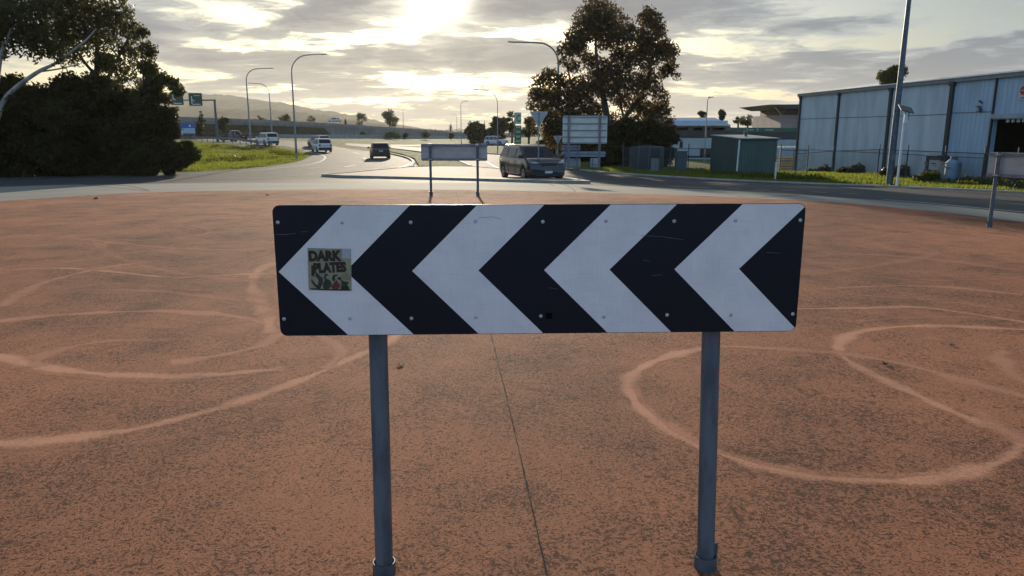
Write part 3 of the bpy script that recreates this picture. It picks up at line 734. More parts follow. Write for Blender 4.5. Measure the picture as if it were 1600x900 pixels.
# trees beyond the ramp and on the skyline
rnd = random.Random(5)
for (px, top, w_, h_, y, nm, lab, n, base) in [
 (313, 171, 18, 40, 130, 'conifer', 'small dark pointed tree beside the gantry, left of its post', 2500, 214),
 (347, 174, 18, 38, 130, 'shade_tree', 'small dark tree just right of the gantry post', 2500, 214),
 (445, 176, 20, 20, 260, 'shade_tree', 'small dark tree left of the tallest left lamp, on the ramp skyline', 1500, 205),
 (405, 181, 26, 10, 270, 'shade_tree', 'low wide tree on the ramp skyline behind the two lamp posts', 1200, 204),
 (485, 181, 16, 12, 280, 'shade_tree', 'low bushy tree on the skyline right of the tallest left lamp', 1000, 204),
 (565, 177, 18, 20, 330, 'shade_tree', 'narrow dark tree on the skyline left of the round two-trunked one', 1800, 206),
 (609, 172, 32, 26, 330, 'shade_tree', 'round two-trunked tree on the skyline above the ramp wall', 3000, 207),
 (540, 184, 5, 10, 300, 'conifer', 'tiny pointed tree right of the white car on the ramp', 500, 204),
 (704, 190, 8, 14, 340, 'conifer', 'tiny spiky tree on the skyline right of the ramp end', 500, 210),
 (757, 174, 66, 56, 165, 'shade_tree', 'large hazy brown-green bush mass behind the white car', 16000, 226),
 (800, 168, 18, 42, 120, 'shade_tree', 'thin ragged tree left of the petrol price pylon', 2500, 226),
 (826, 180, 26, 46, 110, 'shade_tree', 'ragged yellowish tree between the pylon and the give way sign', 4000, 228),
 (1098, 170, 14, 20, 130, 'shade_tree', 'small skyline tree left of the lamp post above the blue roof', 1800, 205),
 (1126, 168, 14, 22, 130, 'shade_tree', 'small skyline tree right of the lamp post above the blue roof', 1800, 205),
 (1168, 179, 26, 20, 140, 'gum_tree', 'skyline gum just left of centre above the green fascia, widest crown', 2200, 208),
 (1153, 182, 14, 12, 145, 'gum_tree', 'small skyline gum at the right end of the blue roof', 900, 206),
 (1190, 186, 16, 12, 140, 'gum_tree', 'low skyline gum in the middle of the row above the green fascia', 1200, 208),
 (1210, 182, 18, 14, 140, 'gum_tree', 'thin-topped skyline gum beside the flat canopy roof', 1400, 208),
 (1393, 104, 40, 40, 75, 'gum_tree', 'round gum crown showing above the warehouse roof', 6000, 200)]:
    cl = []
    if nm == 'conifer':
        for k in range(7): cl.append((px + rnd.uniform(-1, 1), top + h_ * (.1 + .13 * k), w_ * (.12 + .06 * k)))
    else:
        cl = auto_clumps(px, top, w_, h_, 12, rnd)
    s = y / F
    tree_px(nm, lab, 'tree', y, px, cl, n, max(.12, min(w_, h_) * s * .045), LM_far if y > 100 else LM_gum, M_trunk,
            [[(px, base + 3, .10 + .0008 * y), (px + .5, top + h_ * .6, .06 + .0005 * y), (px, top + h_ * .25, .03)], [(px, top + h_ * .8, .05 + .0004 * y), (px + w_ * .25, top + h_ * .4, .03)], [(px, top + h_ * .8, .05 + .0004 * y), (px - w_ * .25, top + h_ * .4, .03)]],
            hash(lab) % 1000 if False else int(px), shell=.35)
# low skyline scrub beyond the ramp: nobody could count it
sv = []
for px in range(640, 1240, 5):
    y = 380; sv.append((X(px, y), y + rnd.uniform(-10, 10), rnd.uniform(-1, .6), 2.2, 2.2, rnd.uniform(1.2, 2.2), 1))
sc_ = leaf_obj('scrub', leaves_mesh(sv, 9000, .45, 77), LM_far); tag(sc_, 'low hazy line of scrub along the horizon behind the ramp end', 'scrub', None, 'stuff')

# grass tufts on the verges (stuff)
def grass_patch(label, poly_px, n, hgt, seed):
    rs = random.Random(seed); poly = Gs(poly_px); xs_ = [p[0] for p in poly]; ys_ = [p[1] for p in poly]
    def inside(x, y):
        c = False; j = len(poly) - 1
        for i in range(len(poly)):
            xi, yi = poly[i]; xj, yj = poly[j]
            if (yi > y) != (yj > y) and x < (xj - xi) * (y - yi) / (yj - yi) + xi: c = not c
            j = i
        return c
    V = []; k = 0
    while len(V) < n and k < n * 30:
        k += 1; x = rs.uniform(min(xs_), max(xs_)); y = rs.uniform(min(ys_), max(ys_))
        if not inside(x, y): continue
        z = g(x, y); q = math.sin(x * .9 + 1.3 * math.sin(y * .5)) * math.cos(y * .7) * .5 + .5
        h = hgt * (.35 + 1.1 * q * rs.random() + .3 * rs.random()); a = rs.uniform(0, 6.28); wd = h * rs.uniform(.12, .3)
        lx, ly = rs.uniform(-.5, .5) * h, rs.uniform(-.5, .5) * h
        V.append([(x - math.cos(a) * wd, y - math.sin(a) * wd, z - .02), (x + math.cos(a) * wd, y + math.sin(a) * wd, z - .02),
                  (x + lx + math.cos(a) * wd * .3, y + ly, z + h), (x + lx - math.cos(a) * wd * .2, y + ly, z + h * .9)])
    o = leaf_obj('grass', np.array(V), LM_grass); tag(o, label, 'grass', None, 'stuff')
grass_patch('sunlit green grass verge between the left shrubs and the exit road', [(230, 270), (330, 267), (420, 260), (470, 251), (484, 243), (465, 236), (430, 231), (380, 230), (330, 226), (285, 222), (265, 235)], 30000, .16, 1)
grass_patch('dark and sunlit grass verge below the warehouse and green shed', [(905, 264), (960, 271), (1100, 280), (1240, 286.5), (1400, 292.5), (1600, 301), (1800, 312), (1800, 292), (1600, 284), (1480, 279), (1270, 268), (1100, 266), (960, 262)], 34000, .15, 2)
grass_patch('grass on the median nose between the two roads', [(604, 238), (630, 242), (650, 250), (658, 261), (730, 261.5), (718, 255), (690, 246.5), (650, 239)], 5000, .12, 3)

# rough tussocks
rs_t = random.Random(9); tv = []
for poly, n in (([(250, 262), (330, 258), (430, 250), (470, 247), (455, 240), (400, 247), (300, 252), (265, 250)], 90), ([(400, 234), (440, 236), (470, 242), (480, 247), (440, 246)], 50), ([(310, 228), (400, 234), (440, 238), (340, 232)], 25), ([(1430, 284), (1600, 297), (1700, 303), (1600, 288), (1480, 281)], 90), ([(1000, 268), (1250, 276), (1400, 288), (1300, 285), (1100, 277)], 60)):
    pg = Gs(poly)
    for _ in range(n):
        w8 = [rs_t.random() ** 1.5 for _ in pg]; S_ = sum(w8); x = sum(a * p[0] for a, p in zip(w8, pg)) / S_; y = sum(a * p[1] for a, p in zip(w8, pg)) / S_
        r = rs_t.uniform(.15, .5); tv.append((x, y, g(x, y) + r * .2, r * 1.5, r * 1.5, r * .55, 1))
o = leaf_obj('weeds', leaves_mesh(tv, 22000, .09, 44, droop=-1.0, shell=.3), leaf_mat('tussock_blades', (.04, .05, .014), (.12, .13, .03), .4)); tag(o, 'rough dark tussocks and weeds scattered over the grass verges', 'weeds', None, 'stuff')

# ------------------------------------------------------------------ near chevron board
def rrect(w_, h_, r, n=6, cx=0, cz=0):
    o = []
    for (sx, sz, a0) in ((1, 1, 0), (-1, 1, 90), (-1, -1, 180), (1, -1, 270)):
        for k in range(n + 1):
            a = R(a0 + 90 * k / n); o.append((cx + sx * (w_ / 2 - r) + r * math.cos(a), cz + sz * (h_ / 2 - r) + r * math.sin(a)))
    return o
def clip_poly(poly, clip):
    """Sutherland-Hodgman, clip is convex counter-clockwise"""
    out = poly
    for i in range(len(clip)):
        a, b = clip[i], clip[(i + 1) % len(clip)]; inp = out; out = []
        if not inp: break
        def side(p): return (b[0] - a[0]) * (p[1] - a[1]) - (b[1] - a[1]) * (p[0] - a[0])
        for j in range(len(inp)):
            p, q = inp[j - 1], inp[j]; sp_, sq = side(p), side(q)
            if sq >= 0:
                if sp_ < 0: t = sp_ / (sp_ - sq); out.append((p[0] + (q[0] - p[0]) * t, p[1] + (q[1] - p[1]) * t))
                out.append(q)
            elif sp_ >= 0: t = sp_ / (sp_ - sq); out.append((p[0] + (q[0] - p[0]) * t, p[1] + (q[1] - p[1]) * t))
    return out
def text_mesh(txt, size, bold=0., name='lettering', shear=0.):
    c = bpy.data.curves.new(name, 'FONT'); c.body = txt; c.size = size; c.offset = bold; c.align_x = 'CENTER'; c.align_y = 'CENTER'; c.shear = shear; c.resolution_u = 3
    c.extrude = .0003
    o = bpy.data.objects.new(name, c); COL.objects.link(o)
    bpy.context.view_layer.update()
    me = bpy.data.meshes.new_from_object(o.evaluated_get(bpy.context.evaluated_depsgraph_get()))
    bpy.data.objects.remove(o); bpy.data.curves.remove(c); return me
def text_obj(name, txt, size, mat, parent, loc, rot=(R(90), 0, 0), bold=0., sx=1., shear=0.):
    me = text_mesh(txt, size, bold, shear=shear); me.materials.clear(); me.materials.append(mat)
    o = bpy.data.objects.new(name, me); COL.objects.link(o); o.parent = parent; o.location = loc; o.rotation_euler = rot; o.scale = (sx, 1, 1); return o

BY = 2.213
bc = P(846.5, 422, BY)
nb = thing('chevron_sign', 'black and white chevron board pointing left, with a sticker, on two round posts', 'road sign', (bc.x, bc.y, g(bc.x, bc.y) + .055), R(2.0))
zc_ = bc.z - nb.location.z
BW, BH = 1.600, .400
outer = rrect(BW, BH, .022)
MB().prism([(x, z + zc_) for x, z in outer], 0, .0025).build('sign_panel', M_black, nb)
clipr = rrect(BW - .003, BH - .003, .021)
for k in range(4):
    x0 = -BW / 2 + .007 + .4 * k
    up = clip_poly([(x0, 0), (x0 + .2, 0), (x0 + .4, .2), (x0 + .2, .2)], clipr)
    dn = clip_poly([(x0, 0), (x0 + .2, -.2), (x0 + .4, -.2), (x0 + .2, 0)], clipr)
    mb = MB(); mb.prism([(x, z + zc_) for x, z in up], -.0008, -.0002); mb.prism([(x, z + zc_) for x, z in dn], -.0008, -.0002)
    o = mb.build('chevron', M_wsheet, nb)
M_rivet = pm('bright_rivet', (.50, .52, .54), (.38, .40, .43), 40, .45, .2)
for row, zz in ((1, .148), (-1, -.146)):
    for i in range(9):
        mb = MB(); x = -.790 + .1975 * i + random.uniform(-.006, .006)
        if i in (0, 8): x = -.786 if i == 0 else .786
        mb.sphere((x, -.0008, zc_ + zz + random.uniform(-.003, .003)), .0058, (1, .45, 1), 12)
        mb.sphere((x, -.0032, zc_ + zz), .0022, (1, .4, 1), 8)
        mb.build('rivet', M_rivet, nb, smooth=True)
M_scr = pm('scratch', (.16, .17, .19), None, 30, .6)
for pts in ([(-.795, .112), (-.76, .113), (-.735, .116)], [(.30, .104), (.36, .101), (.43, .091)], [(.69, .05), (.73, .048)], [(-.19, .16), (-.15, .163), (-.12, .155)], [(.02, -.055), (.05, -.06)], [(-.49, .148), (-.485, .156)], [(.31, .03), (.33, .024)], [(-.72, .12), (-.70, .121)], [(.34, -.02), (.37, -.017)]):
    mb = MB()
    for a, b_ in zip(pts, pts[1:]): mb.quad([(a[0], -.0012, zc_ + a[1]), (b_[0], -.0012, zc_ + b_[1]), (b_[0], -.0012, zc_ + b_[1] + .0008), (a[0], -.0012, zc_ + a[1] + .0010)])
    bmesh.ops.remove_doubles(mb.b, verts=mb.b.verts, dist=.0003); mb.build('scratch', M_scr, nb)
mb = MB(); mb.box((.024 + .0, -.002, zc_ - .143), (.018, .003, .018)); mb.build('rubber_patch', pm('rubber_black', (.003, .003, .004), None, 8, .8, spec=.1), nb)
# back rails and clamps
for s_ in (1, -1):
    mb = MB(); mb.box((0, .013, zc_ + s_ * .147), (BW - .02, .02, .03)); mb.box((0, .025, zc_ + s_ * .147), (BW - .02, .004, .05)); mb.build('back_rail', M_alu, nb)
for (px, k) in ((589.5, 0), (1112.5, 1)):
    q = P(px, 525, BY + .062); lx = (q.x - bc.x)
    lx = {0: -.508, 1: .538}[k]
    zt = zc_ + .19; sway = {0: -.014, 1: .040}[k]
    mb = MB(); mb.tube([(lx + sway, .062, .02), (lx, .062, zt)], .0295, 28); mb.build('post', M_galv, nb, smooth=True)
    # socket: open tube wider than the post with a bright worn lip
    mb = MB(); n = 28
    def ring(r, z): return [mb.b.verts.new((lx + sway + r * math.cos(2 * math.pi * i / n), .062 + r * math.sin(2 * math.pi * i / n), z)) for i in range(n)]
    rs_ = [ring(.0385, -.1), ring(.0385, .040), ring(.0375, .044), ring(.0345, .044), ring(.0335, .040), ring(.0335, -.05)]
    for a, b_ in zip(rs_, rs_[1:]):
        for i in range(n): mb._f([a[i], a[(i + 1) % n], b_[(i + 1) % n], b_[i]])
    so_ = mb.build('post_socket', M_galvd, nb, smooth=True)
    mb = MB(); mb.box((lx + sway + (.012 if k == 0 else .032), .062 + (-.031 if k == 0 else 0), .06), (.012, .006, .06) if k == 0 else (.012, .012, .06)); mb.build('locking_wedge', M_galvd, so_)
    if k == 1:
        mb = MB(); mb.box((lx + .052, .05, .078), (.03, .012, .011), Matrix.Rotation(R(18), 4, 'Y')); mb.build('wedge_tab', M_galvd, so_)
    for s_ in (1, -1):
        mb = MB(); mb.tube([(lx, .062, zc_ + s_ * .147 - .012), (lx, .062, zc_ + s_ * .147 + .012)], .033, 20); mb.box((lx, .04, zc_ + s_ * .147), (.085, .012, .024)); mb.build('clamp', M_alu, nb)
# concrete collar round the sockets
# sticker
M_stk = pm('sticker_paper', (.30, .30, .185), (.23, .235, .145), 40, .5)
M_ink = pm('sticker_ink', (.022, .014, .010), (.03, .02, .014), 60, .45)
M_inkg = pm('sticker_green', (.018, .030, .022), (.03, .045, .03), 60, .45)
M_inkr = pm('sticker_red', (.17, .028, .018), (.12, .022, .015), 60, .45)
sx0, sz0 = (517 - 845) / 512.5, (422 - 418) / 512.5 - .002
SR = R(-1.6)
stp = bpy.data.objects.new('sticker', None)
bpy.data.objects.remove(stp)
def rot2(x, z): return (sx0 + x * math.cos(SR) - z * math.sin(SR), zc_ + sz0 + x * math.sin(SR) + z * math.cos(SR))
hw = .0645
poly = [(-hw, -hw), (hw, -hw), (hw, hw), (-hw, hw)]
stk = MB().prism([rot2(*p) for p in poly], -.0016, -.0009).build('sticker', M_stk, nb)
stk['label'] = 'square olive sticker with dark lettering and bird drawings'
mb = MB(); mb.quad([(rot2(*p)[0], -.0019, rot2(*p)[1]) for p in ((hw - .027, hw - .029), (hw - .001, hw - .029), (hw - .001, hw - .001), (hw - .027, hw - .001))]); mb.build('blank_corner', pm('sticker_pale', (.40, .44, .48), (.34, .38, .43), 40, .5), stk)
text_obj('lettering', 'DARK', .0405, M_ink, stk, (*[rot2(-.015, .040)[0]], -.0021, rot2(-.015, .040)[1]), (R(90), -SR + R(-2), 0), .0028, .86)
text_obj('lettering', 'PLATES', .0385, M_ink, stk, (rot2(0, .005)[0], -.0021, rot2(0, .005)[1]), (R(90), -SR + R(-4), 0), .0028, .78)
mb = MB(); mb.quad([(rot2(*p)[0], -.0021, rot2(*p)[1]) for p in ((-.055, .012), (-.046, .012), (-.046, -.022), (-.055, -.020))]); mb.build('lettering', M_ink, stk)
def blob(pts): return [(rot2(*p)[0], -.0021, rot2(*p)[1]) for p in pts]
def art(mat, polys, lay):
    mb = MB()
    for p in polys:
        f = [mb.b.verts.new((rot2(*q)[0], -.0020 - lay * .0002, rot2(*q)[1])) for q in smooth_poly([Vector((*a, 0)) for a in p], 4, True) for q in [(q[0], q[1])]]
        mb._f(f)
    return mb.build('bird_drawing', mat, stk)
art(M_inkg, [[(-.054, -.030), (-.050, -.036), (-.040, -.048), (-.030, -.058), (-.035, -.060), (-.048, -.050), (-.056, -.037)],
             [(-.042, -.010), (-.034, -.014), (-.030, -.020), (-.022, -.026), (-.022, -.040), (-.03, -.058), (-.04, -.056), (-.034, -.036), (-.038, -.026), (-.042, -.022)],
             [(-.014, -.013), (-.006, -.014), (-.004, -.018), (-.011, -.020), (-.010, -.028), (.000, -.032), (.004, -.045), (-.002, -.058), (-.018, -.060), (-.022, -.045), (-.016, -.034), (-.018, -.022)],
             [(.012, -.016), (.022, -.014), (.024, -.018), (.016, -.021), (.016, -.032), (.012, -.036), (.006, -.030), (.008, -.020)],
             [(.030, -.028), (.040, -.034), (.056, -.038), (.052, -.046), (.056, -.060), (.034, -.060), (.030, -.044)]], 0)
art(M_ink, [[(-.056, -.058), (0, -.060), (.055, -.059), (.055, -.063), (0, -.064), (-.050, -.062)], [(.022, -.026), (.028, -.022), (.034, -.024), (.032, -.029), (.026, -.030)], [(.036, -.052), (.054, -.050), (.055, -.060), (.036, -.061)]], 1)
art(M_inkr, [[(.004, -.046), (.010, -.038), (.020, -.030), (.024, -.038), (.030, -.046), (.028, -.056), (.016, -.061), (.006, -.058)]], 2)
art(M_stk, [[(.006, -.044), (.014, -.034), (.022, -.029), (.021, -.031), (.014, -.037), (.008, -.046)], [(.028, -.032), (.033, -.034), (.034, -.046), (.030, -.056), (.024, -.060), (.030, -.050), (.031, -.040)]], 3)
mb = MB(); sp_ = []
for k in range(40):
    a = k * .32; r = .0012 + .00062 * k * .45; sp_.append((rot2(.048 + r * math.cos(a), -.019 + r * math.sin(a))[0], rot2(.048 + r * math.cos(a), -.019 + r * math.sin(a))[1]))
for a, b_ in zip(sp_, sp_[1:]):
    d = Vector((b_[0] - a[0], b_[1] - a[1])).normalized() * .00055; mb.quad([(a[0] - d.y, -.0022, a[1] + d.x), (a[0] + d.y, -.0022, a[1] - d.x), (b_[0] + d.y, -.0022, b_[1] - d.x), (b_[0] - d.y, -.0022, b_[1] + d.x)])
mb.build('spiral', M_inkr, stk)

# ------------------------------------------------------------------ chevron signs seen from behind
def board_back(label, loc, rz, zc, w_=1.6, px=(-.57, .57), lean=0):
    t = thing('chevron_sign', label, 'road sign', loc, rz, 'chevron boards seen from behind on the red island')
    MB().prism([(x, z + zc) for x, z in rrect(w_, .4, .022)], .0, .003).build('sign_panel', M_alu, t)
    mb = MB(); mb.prism([(x, z + zc) for x, z in rrect(w_, .4, .022)], .004, .006); mb.build('sign_face', M_black, t)
    for s_ in (1, -1):
        mb = MB(); mb.box((0, -.016, zc + s_ * .165), (w_ - .01, .03, .012)); mb.box((0, -.030, zc + s_ * .165), (w_ - .01, .006, .045)); mb.build('back_rail', M_rail, t)
    for x in px:
        mb = MB(); mb.tube([(x, -.065, -.05), (x, -.065, zc + .2)], .03, 16); mb.build('post', M_galvd, t, smooth=True)
        mb = MB(); mb.tube([(x, -.065, -.05), (x, -.065, .10)], .042, 16); mb.box((x - .04, -.08, .08), (.03, .02, .03)); mb.build('post_socket', M_galvd, t, smooth=True)
        for s_ in (1, -1):
            mb = MB(); mb.box((x, -.068, zc + s_ * .165), (.085, .075, .024)); mb.build('clamp', M_alu, t)
    return t
fx, fy = G(709, 305)
board_back('grey back of a chevron board at the far edge of the red ground', (X(709, 18.1), 18.1, g(-1.4, 18.1) + .055), R(-2), 1.04)
px_, py_ = G(1549, 360)
tx, ty = .41, -.91; rz2 = math.atan2(ty, tx)
board_back('grey back of a chevron board cut by the right edge of the photo', (px_ + tx * .60, py_ + ty * .60, g(px_, py_) + .055), rz2, 1.02, px=(-.60, .57))

# ------------------------------------------------------------------ give way signs
def give_way(label, x, y, top, side, rz=0):
    t = thing('give_way_sign', label, 'road sign', gz(x, y, .03), rz, 'give way signs seen from behind')
    h = side * .866; z1 = top - t.location.z
    tri = [(-side / 2 + .03, z1), (side / 2 - .03, z1), (side / 2, z1 - .03), (.03, z1 - h), (-.03, z1 - h), (-side / 2, z1 - .03)]
    MB().prism(tri, .0, .004).build('sign_panel', M_alu, t)
    cx_ = 0; cz2 = z1 - h * .42
    MB().prism([(p[0] * .97, cz2 + (p[1] - cz2) * .97) for p in tri], .005, .007).build('sign_face', M_red, t)
    mb = MB(); mb.tube([(0, -.035, -.05), (0, -.035, z1 - .02)], .03, 12); mb.build('post', M_polegrey, t, smooth=True)
    for zz in (z1 - .12, z1 - h * .6):
        mb = MB(); mb.box((0, -.03, zz), (.12, .06, .03)); mb.build('clamp', M_rail, t)
    return t
q = P(842, 174, 36.2); x_ = X(840, 36.2)
give_way('larger triangular give way sign seen from behind on the splitter island', q.x, 36.2, q.z, .86)
q = P(871.5, 212, 56); give_way('smaller triangular give way sign seen from behind at the foot of the light pole', q.x, 56, q.z, .68)

# ------------------------------------------------------------------ large sign back and its neighbours
def flat_back(name, label, y, x0, x1, t_, b_, rails, posts, matp=M_alu, grp=None, frame=True):
    a = P(x0, t_, y); c = P(x1, b_, y); cx = (a.x + c.x) / 2; W_ = c.x - a.x; H_ = a.z - c.z
    t = thing(name, label, 'road sign', gz(cx, y), R(-1), grp); zb = c.z - t.location.z
    MB().prism([(x, z + zb + H_ / 2) for x, z in rrect(W_, H_, min(.08, H_ * .2))], .0, .004).build('sign_panel', matp, t)
    if frame:
        mb = MB(); e = .04
        for z in (zb + .02, zb + H_ - .02): mb.box((0, -.012, z), (W_ - .1, .02, e))
        for x in (-W_ / 2 + .02, W_ / 2 - .02): mb.box((x, -.012, zb + H_ / 2), (e, .018, H_ - .12))
        mb.build('edge_frame', M_white, t)
    for f in rails:
        mb = MB(); mb.box((0, -.03, zb + H_ * f), (W_ - .06, .05, .05)); mb.build('back_rail', M_rail, t)
    for pxx, w_ in posts:
        xx = P(pxx, t_, y).x - cx
        mb = MB(); mb.box((xx, -.09, (zb + H_) / 2 - .1), (w_, .07, zb + H_ + .18)); mb.build('post', M_rail, t)
    return t
flat_back('direction_sign', 'large grey sign back with four cross rails on two tall posts beside the dark bush', 50, 879.5, 948, 181, 224.5, (.03, .24, .48, .72, .96), ((889, .15), (937.5, .15)), pm('pale_sign_back', (.66, .64, .54), (.54, .53, .46), 1.2, .6, 0, stretch=(1, 1, 3)))
flat_back('blade_sign', 'long low horizontal sign back under the large grey sign', 50.6, 877, 946, 236.5, 245, (.5,), ((883, .06), (902, .06)), pm('sign_back_blue_grey', (.30, .36, .42), (.24, .28, .33), 2, .5, .2), frame=False)
flat_back('blade_sign', 'short upper sign back with a clipped end, above the long low one', 51, 878, 907, 226.5, 235, (.5,), ((883, .06), (902, .06)), pm('sign_back_blue_grey', (.3, .3, .3)), frame=False)
flat_back('square_sign', 'white square sign back standing low at the left post of the large sign', 51.4, 878, 907, 247, 262, (.1, .95), ((882, .05), (902, .05)), pm('sign_back_white', (.46, .50, .54), (.38, .42, .46), 2, .5), frame=False)
flat_back('square_sign', 'narrow pale blue sign back standing low at the right post of the large sign', 51.2, 922.5, 935, 247, 264.5, (.42,), ((926, .05),), pm('sign_back_pale_blue', (.34, .46, .62), (.30, .40, .55), 2, .5), frame=False)

# ------------------------------------------------------------------ street lamps
def lamp(label, px, y, base_z_px, top_py, arm_px, r0=.11, grp='street lamps along the roads', rise=None, offx=0):
    x = X(px, y); top = P(px, top_py, y).z; t = thing('street_lamp', label, 'street lamp', gz(x, y, -.05), 0, grp)
    H_ = top - t.location.z; A = (arm_px - px) / F * y; sg = 1 if A > 0 else -1; A = abs(A); rad = min(A * .62, 1.6)
    pts = [(0, 0, 0), (0, 0, H_ * .5), (0, 0, H_ - rad)]; rr = [r0, r0 * .72, r0 * .5]
    for k in range(1, 9):
        a = R(90 * k / 8); pts.append((sg * rad * (1 - math.cos(a)), 0, H_ - rad + rad * math.sin(a) * .97)); rr.append(r0 * .45)
    pts.append((sg * (A - .5), 0, H_ + .02)); rr.append(r0 * .36)
    mb = MB(); mb.tube(pts, rr, 10); mb.build('pole', M_polegrey, t, smooth=True)
    mb = MB(); mb.box((sg * (A - .22), 0, H_ + .02), (.62, .24, .09), Matrix.Rotation(-sg * R(3), 4, 'Y'), .8); mb.build('lamp_head', M_rail, t, bevel=.02)
    mb = MB(); mb.box((0, 0, .05), (.36, .36, .06)); mb.build('base_plate', M_galvd, t); mb = MB(); mb.box((0, -.11, .8), (.1, .03, .35)); mb.build('access_hatch', M_galvd, t)
    return t
lamp('tallest curved lamp left of the two waiting-lane white cars, arm to the right', 461, 71, 245, 85, 515, .11)
lamp('curved lamp left of the tallest left one, arm to the right', 390.5, 106, 226, 107, 432, .14)
lamp('smaller curved lamp behind, arm to the left towards its taller neighbour', 424.5, 122, 224, 130, 394, .12)
lamp('tall curved lamp rising in front of the big gum, arm to the left', 871, 62, 250, 66, 797, .15)
lamp('curved lamp right of centre beside the hazy bush, arm to the left', 777.5, 90, 238, 140, 742, .08)
lamp('slim lamp with short right arm, above the back of the far chevron board', 720.5, 140, 226, 158, 731, .09)
lamp('tiny distant lamp with a short right arm beside the round skyline tree', 630.5, 250, 213, 170, 636, .12)
lamp('tiny distant curved lamp with a left arm, left of the slim one', 714, 260, 213, 179, 707, .12)
t = lamp('thin straight lamp in front of the blue-roofed building', 1103, 78, 240, 152, 1111, .09)
# tall pole at the right verge, running out of the top of the photo
x, y = G(1389, 291)
t = thing('light_pole', 'very tall grey tapered pole on the right verge, running out of the photo top', 'light pole', gz(x, y, -.05))
mb = MB(); mb.tube([(0, 0, 0), (0, 0, 3), (0.02, 0, 8), (.05, 0, 11.5)], [.16, .14, .10, .08], 14); mb.build('pole', M_galvd, t, smooth=True)
mb = MB(); mb.tube([(.05, 0, 11.4), (-.3, -.3, 12.0), (-1.2, -1.2, 12.3)], .05, 8); mb.build('arm', M_galvd, t, smooth=True)
mb = MB(); mb.box((-1.4, -1.4, 12.3), (.6, .3, .1), R(45)); mb.build('lamp_head', M_rail, t, bevel=.02)
mb = MB(); mb.box((0, -.155, 1.4), (.12, .03, .3)); mb.build('access_hatch', M_rail, t)
# solar pole
x, y = G(1401, 293)
t = thing('solar_pole', 'thin white post with a tilted solar panel beside the tall pole', 'solar post', gz(x, y))
top = P(1414, 176, y).z - t.location.z; lx = .14
mb = MB(); mb.tube([(0, 0, -.05), (lx * .2, 0, top)], .05, 12); mb.build('post', M_white, t, smooth=True)
mb = MB(); mb.box((lx * .2 + .02, 0, top + .16), (.62, .5, .03), Matrix.Rotation(R(14), 4, 'Y') @ Matrix.Rotation(R(32), 4, 'X')); mb.build('solar_panel', pm('solar_cells', (.03, .035, .05), (.02, .025, .04), 10, .25), t)
mb = MB(); mb.tube([(lx * .2, 0, top - .02), (lx * .2 + .02, 0, top + .15)], .03, 8); mb.build('bracket', M_rail, t)
mb = MB(); mb.box((lx * .2, -.07, top - .28), (.14, .12, .36)); mb.build('control_box', M_white, t, bevel=.01)
mb = MB(); mb.tube([(.05, 0, top - .3), (.2, 0, top - .3), (.2, 0, top - .02)], .018, 6); mb.sphere((.2, 0, top + .0), .045); mb.build('antenna', M_rail, t)

# ------------------------------------------------------------------ gantry, blue sign, guard rail
GY = 125
x = X(339, GY)
t = thing('sign_gantry', 'cantilever gantry carrying two green direction signs over the left road', 'sign gantry', gz(x, GY))
top = P(335, 156.5, GY).z - t.location.z; s = GY / F
mb = MB(); mb.box((0, 0, top / 2 - .1), (.34, .34, top + .2), None, .75); mb.build('post', M_galvd, t)
mb = MB(); mb.box((-(339 - 262) * s / 2, 0, top), ((339 - 258) * s, .22, .2)); mb.build('beam', M_galvd, t)
M_gs = pm('green_sign_face', (.018, .07, .035), (.014, .055, .03), 3, .4)
for (a, b_, tt, bb) in ((266, 288, 143.5, 164), (295, 317.5, 145.5, 165.5)):
    p0 = P(a, tt, GY); p1 = P(b_, bb, GY); cx = (p0.x + p1.x) / 2 - x; W_ = p1.x - p0.x; H_ = p0.z - p1.z; zc3 = (p0.z + p1.z) / 2 - t.location.z
    o = MB().prism([(xx + cx, zz + zc3) for xx, zz in rrect(W_, H_, .12)], -.22, -.18).build('sign_panel', M_gs, t)
    mb = MB()
    mb.box((cx - W_ * .28, -.235, zc3 - .1), (.14, .01, H_ * .6)); mb.box((cx - W_ * .16, -.235, zc3 - .15), (.35, .01, .12), Matrix.Rotation(R(35), 4, 'Y')); mb.box((cx + W_ * .05, -.235, zc3 - H_ * .38), (W_ * .6, .01, .13)); mb.box((cx + W_ * .12, -.235, zc3 + H_ * .3), (W_ * .45, .01, .09))
    mb.build('sign_legend', M_white, o)
p0 = P(281, 193.5, 118); p1 = P(305, 208.5, 118); cx = (p0.x + p1.x) / 2
t = thing('information_sign', 'blue and white roadside board beside the left shrubs, under the gantry', 'sign', gz(cx, 118))
W_ = p1.x - p0.x; H_ = p0.z - p1.z; zb = p1.z - t.location.z
mb = MB(); mb.box((0, 0, zb + H_ * .78), (W_, .06, H_ * .44)); o = mb.build('header_panel', pm('blue_sign', (.03, .12, .42), None, 3, .4), t)
mb = MB(); mb.box((W_ * .18, -.035, zb + H_ * .8), (.25, .01, .3)); mb.build('header_mark', M_white, o)
mb = MB(); mb.box((0, 0, zb + H_ * .28), (W_, .06, H_ * .55)); mb.build('white_panel', pm('white_sign_blueish', (.42, .52, .66), None, 3, .5), t)
for xx in (-W_ * .4, W_ * .4):
    mb = MB(); mb.box((xx, .06, zb / 2 + .2), (.08, .08, zb + .8)); mb.build('post', M_rail, t)
